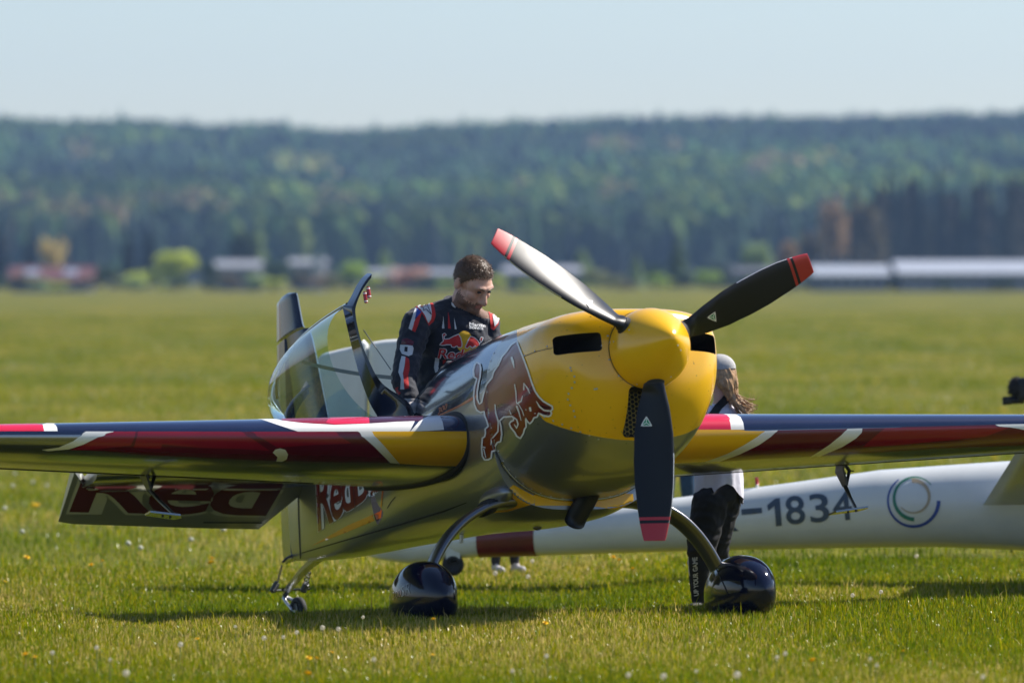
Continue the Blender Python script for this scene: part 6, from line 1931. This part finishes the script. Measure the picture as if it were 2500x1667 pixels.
# ------------------------------------------------------------------ glider parked behind
M['gelcoat'] = mat('white_gelcoat', (.66, .67, .65), .32, 0, .4, var=.07, vs=3)
M['regblue'] = mat('registration_slate', (.055, .078, .11), .5)
M['bandred'] = mat('glider_red_band', (.12, .008, .012), .45, 0, .3, var=.35, vs=5)
GLD = lambda x: 37.6 - (x - 900) / 1600 * 1.1
gl_st = [(893, 1345, 1354), (930, 1322, 1366), (1000, 1300, 1376), (1060, 1291, 1373), (1100, 1286, 1364), (1172, 1277, 1359), (1313, 1259, 1356), (1500, 1235, 1350), (1632, 1217, 1346), (1812, 1194, 1342), (1960, 1174, 1339), (2148, 1147, 1336),
         (2300, 1136, 1335), (2480, 1124, 1342), (2620, 1105, 1354), (2850, 1070, 1376), (3100, 1062, 1380), (3350, 1120, 1362), (3520, 1200, 1325), (3560, 1240, 1285)]
xs = np.concatenate([np.linspace(893, 1100, 16), np.linspace(1115, 2500, 60), np.linspace(2530, 3560, 24)])
def gl_row(x):
    t = np.interp(x, [s[0] for s in gl_st], [s[1] for s in gl_st]); b = np.interp(x, [s[0] for s in gl_st], [s[2] for s in gl_st])
    d = GLD(x); c = at_depth(x, (t + b) / 2, d); return c, (b - t) / 2 / FPX * d
glc, _ = gl_row(2300)
g_base = np.array([glc[0], glc[1], float(gz(glc[0], glc[1]))])
V, seg = [], 40
axis = gl_row(2400)[0] - gl_row(1400)[0]; axis[2] = 0; axis /= np.linalg.norm(axis); sidev = np.array([-axis[1], axis[0], 0])
for x in xs:
    c, r = gl_row(x)
    for k in range(seg):
        an = 2 * math.pi * k / seg
        V.append(c + sidev * (r * .88 * math.cos(an)) + np.array([0, 0, r * math.sin(an)]) - g_base)
glider = empty('glider', g_base); tag(glider, 'white glider with grey registration and red band on its tail boom, parked behind', 'glider')
F = grid_faces(len(xs), seg, wrap_m=True) + [tuple(reversed(range(seg))), tuple(range((len(xs) - 1) * seg, len(xs) * seg))]
gf = mesh('fuselage', V, F, glider, M['gelcoat'])
bm = bmesh.new(); bm.from_mesh(gf.data); bmesh.ops.recalc_face_normals(bm, faces=bm.faces[:]); bm.to_mesh(gf.data); bm.free()
# red band round the boom
V = []
for x in np.linspace(1172, 1313, 8):
    c, r = gl_row(x)
    for k in range(seg):
        an = 2 * math.pi * k / seg
        V.append(c + sidev * ((r + .003) * .89 * math.cos(an)) + np.array([0, 0, (r + .003) * math.sin(an)]) - g_base)
mesh('red_band', V, [tuple(reversed(f)) for f in grid_faces(8, seg, wrap_m=True)], glider, M['bandred'])
# fin and rudder
def slab_px(name, pts, dfn, th, parent, m, bev):
    base = [at_depth(x, y, dfn(x)) - g_base for x, y in pts]
    bm = bmesh.new(); n = len(base)
    a = [bm.verts.new(Vector(p - sidev * th / 2)) for p in base]; b = [bm.verts.new(Vector(p + sidev * th / 2)) for p in base]
    bm.faces.new(a); bm.faces.new(list(reversed(b)))
    for i in range(n): bm.faces.new([a[(i + 1) % n], a[i], b[i], b[(i + 1) % n]])
    bmesh.ops.recalc_face_normals(bm, faces=bm.faces[:])
    if bev: bmesh.ops.bevel(bm, geom=[e for e in bm.edges if abs((e.verts[0].co - e.verts[1].co).normalized().dot(Vector(sidev))) < .5], offset=bev, segments=4, profile=.5, affect='EDGES')
    o = from_bm(name, bm, parent, m); sharp(o, 50); return o
fin_pts = [tuple(p) for p in catmull([(910, 1340), (905, 1100), (902, 900), (905, 842), (925, 832), (960, 828), (1000, 827), (1040, 832), (1068, 850), (1085, 900), (1120, 1060), (1180, 1290)], 34)]
slab_px('fin', fin_pts, lambda x: 37.45, .10, glider, M['gelcoat'], .035)
rud_pts = [tuple(p) for p in catmull([(897, 1335), (850, 1320), (800, 1230), (772, 1080), (764, 960), (768, 895), (786, 866), (820, 855), (860, 846), (899, 840), (897, 1000), (897, 1200)], 34)]
slab_px('rudder', rud_pts, lambda x: 37.45, .07, glider, M['gelcoat'], .03)
# near wing, rising towards the camera because the far wing tip rests on the grass
A = at_depth(2413, 1243, 36.15); Bv = at_depth(2488, 1125, 35.15)
te = (Bv - A); chord = np.array([1.35, .05, .06])
V = []
for j in range(10):
    t = -.35 + 2.9 * j / 9; k = 1 - .06 * t
    for i in range(24):
        an = i / 24; x = abs(1 - 2 * an); sg = 1 if an < .5 else -1
        th = naca(1 - x if False else x, .15) * 1.3
        p = A + te * t + chord * (1 - x) * k + np.array([0, 0, .08 + sg * th * k])
        V.append(p - g_base)
wg = mesh('wing', V, grid_faces(10, 24, wrap_m=True) + [tuple(range(24)), tuple(reversed(range(216, 240)))], glider, M['gelcoat'])
bm = bmesh.new(); bm.from_mesh(wg.data); bmesh.ops.recalc_face_normals(bm, faces=bm.faces[:]); bm.to_mesh(wg.data); bm.free()
# tail skid wheel and total-energy probe
c = at_depth(1106, 1378, 37.4) - g_base
V = []
for i in range(24):
    a = 2 * math.pi * i / 24
    for k in range(10):
        b = 2 * math.pi * k / 10; rr_ = .045 + .025 * math.cos(b); V.append(c + np.array([rr_ * math.cos(a), .03 * math.sin(b), rr_ * math.sin(a)]))
mesh('tail_wheel', V, grid_faces(24, 10, True, True), glider, M['rubber'])
v, f = tube_geo([c + np.array([0, -.025, 0]), c + np.array([0, .025, 0])], .05, 16); mesh('wheel_hub', v, f, glider, M['rubber'])
v, f = box_geo(c + np.array([.0, 0, .07]), (.09, .05, .10)); mesh('wheel_fork', v, f, glider, M['gelcoat'], smooth=False)
c = gl_row(2900)[0] - g_base; zc = -c[2] + .2
v, f = tube_geo([np.array([c[0], c[1] - .08, .20]), np.array([c[0], c[1] + .08, .20])], .2, 24); mesh('main_wheel', v, f, glider, M['rubber'])
p0, p1 = at_depth(1850, 1194, 36.95) - g_base, at_depth(1847, 1172, 36.95) - g_base
pr_ = tube('probe', [p0 - np.array([0, 0, .03]), p0 * .5 + p1 * .5], .010, glider, M['white'], seg=8)
tube('probe_tip', [p0 * .5 + p1 * .5, p1 + np.array([0, 0, .02])], .011, pr_, M['propred'], seg=8)
# registration and ring emblem
set_frame(g_base); gl_bvh = bvh_of([gf])
def reg(ch, x0, x1, yt0, yb0, b=.012):
    sl = -.075 * (x1 - x0)
    text_decal('registration_lettering', ch, [(x0 + 4, yb0), (x1 + 4, yb0 + sl), (x1 - 2, yt0 + sl), (x0 - 2, yt0)], gl_bvh, M['regblue'], gf, off=.004, bold=b, g=7)
reg('O', 1684, 1734, 1242, 1306); reg('K', 1746, 1800, 1233, 1299); decal('registration_lettering', [[(1873, 1233), (1893, 1217), (1904, 1216), (1909, 1282), (1895, 1284), (1891, 1235), (1876, 1247)]], gl_bvh, M['regblue'], gf, off=.004, gx=5, gy=5)
reg('8', 1917, 1964, 1212, 1281); reg('3', 1976, 2023, 1207, 1276); reg('4', 2032, 2079, 1201, 1271)
decal('registration_lettering', [[(1810, 1243), (1860, 1239), (1861, 1252), (1811, 1257)]], gl_bvh, M['regblue'], gf, off=.004, gx=6, gy=4)
def arc(cx, cy, r, a0, a1, w0, w1, n=30):
    t = np.linspace(R(a0), R(a1), n); return [(cx + r * math.cos(q), cy + r * math.sin(q)) for q in t], list(np.linspace(w0, w1, n)), False
M['ringblue'] = mat('ring_blue', (.03, .07, .30), .5); M['ringgreen'] = mat('ring_green', (.03, .20, .13), .5); M['ringtan'] = mat('ring_tan', (.42, .33, .22), .5)
ribbons('ring_emblem', [arc(2230, 1222, 62, 0, 235, 9, 3)], gl_bvh, M['ringblue'], gf, off=.004)
ribbons('ring_emblem', [arc(2234, 1216, 51, 92, 320, 10, 2)], gl_bvh, M['ringgreen'], gf, off=.004)
ribbons('ring_emblem', [arc(2230, 1212, 39, -95, 140, 10, 2)], gl_bvh, M['ringtan'], gf, off=.004)

# ------------------------------------------------------------------ video camera on a tripod at the right edge, beyond the glider
VD = 39.5
vc = at_depth(2506, 955, VD); vb = np.array([vc[0], vc[1], vc[2] - .17])
vid = empty('video_camera', vb); tag(vid, 'black video camera with fluffy microphone poking in at the right edge', 'video camera')
u = VD / FPX
def vp(x, y, dd=0.0): return at_depth(x, y, VD + dd) - vb
bevel_box('camera_body', vp(2520, 950), (.20, .12, .15), vid, M['satin'], .012)
tube('lens', [vp(2500, 976), vp(2470, 977), vp(2450, 979), vp(2448, 979)], [.026, .026, .027, .025], vid, M['satin'], seg=20)
tube('lens_hood', [vp(2468, 977), vp(2448, 979)], [.028, .029], vid, M['rubber'], seg=20)
v, f = ell_geo(vp(2483, 945), (.058, .06, .068), 16, 10); mic = mesh('microphone', v, f, vid, M['blacktrouser'])
geos = []; r_ = np.random.default_rng(2)
for k in range(240):
    d_ = r_.normal(size=3); d_ /= np.linalg.norm(d_); c = vp(2483, 945) + d_ * [.058, .06, .068]
    geos.append(tube_geo([c * 1.0, c + d_ * .012 + r_.normal(size=3) * .006], [.003, .001], 3, cap=False))
fz = mesh('fur', *join_geo(*geos), mic, M['blacktrouser']); fz['kind'] = 'stuff'
bevel_box('top_handle', vp(2525, 926), (.14, .03, .025), vid, M['satin'], .006)
tb = np.array([vc[0] + .09, vc[1], float(gz(vc[0], vc[1]))])
tri_ = empty('tripod', tb); tag(tri_, 'low black tripod carrying the video camera at the right edge', 'tripod')
top = vb + np.array([.09, 0, .08]) - tb
bevel_box('tripod_head', top + np.array([0, 0, -.03]), (.08, .07, .06), tri_, M['satin'], .01)
for k in range(3):
    an = 2.0944 * k + .3
    tube('leg', [top + np.array([0, 0, -.06]), np.array([.24 * math.cos(an), .24 * math.sin(an), 0.0])], [.014, .010], tri_, M['satin'], seg=8)

# ------------------------------------------------------------------ air
v, f = box_geo((0, 1480, 52), (3600, 3080, 116))
hz = mesh('haze', v, f, None, None, smooth=False); hz['kind'] = 'stuff'
tag(hz, 'pale bluish haze lying over the field and the wooded hill', 'haze')
m = bpy.data.materials.new('haze'); m.use_nodes = True; nt = m.node_tree
nt.nodes.remove(nt.nodes['Principled BSDF'])
pv = nt.nodes.new('ShaderNodeVolumePrincipled'); pv.inputs['Color'].default_value = (.40, .62, 1.0, 1); pv.inputs['Density'].default_value = .00013
nt.links.new(pv.outputs[0], nt.nodes['Material Output'].inputs['Volume'])
hz.data.materials.append(m)
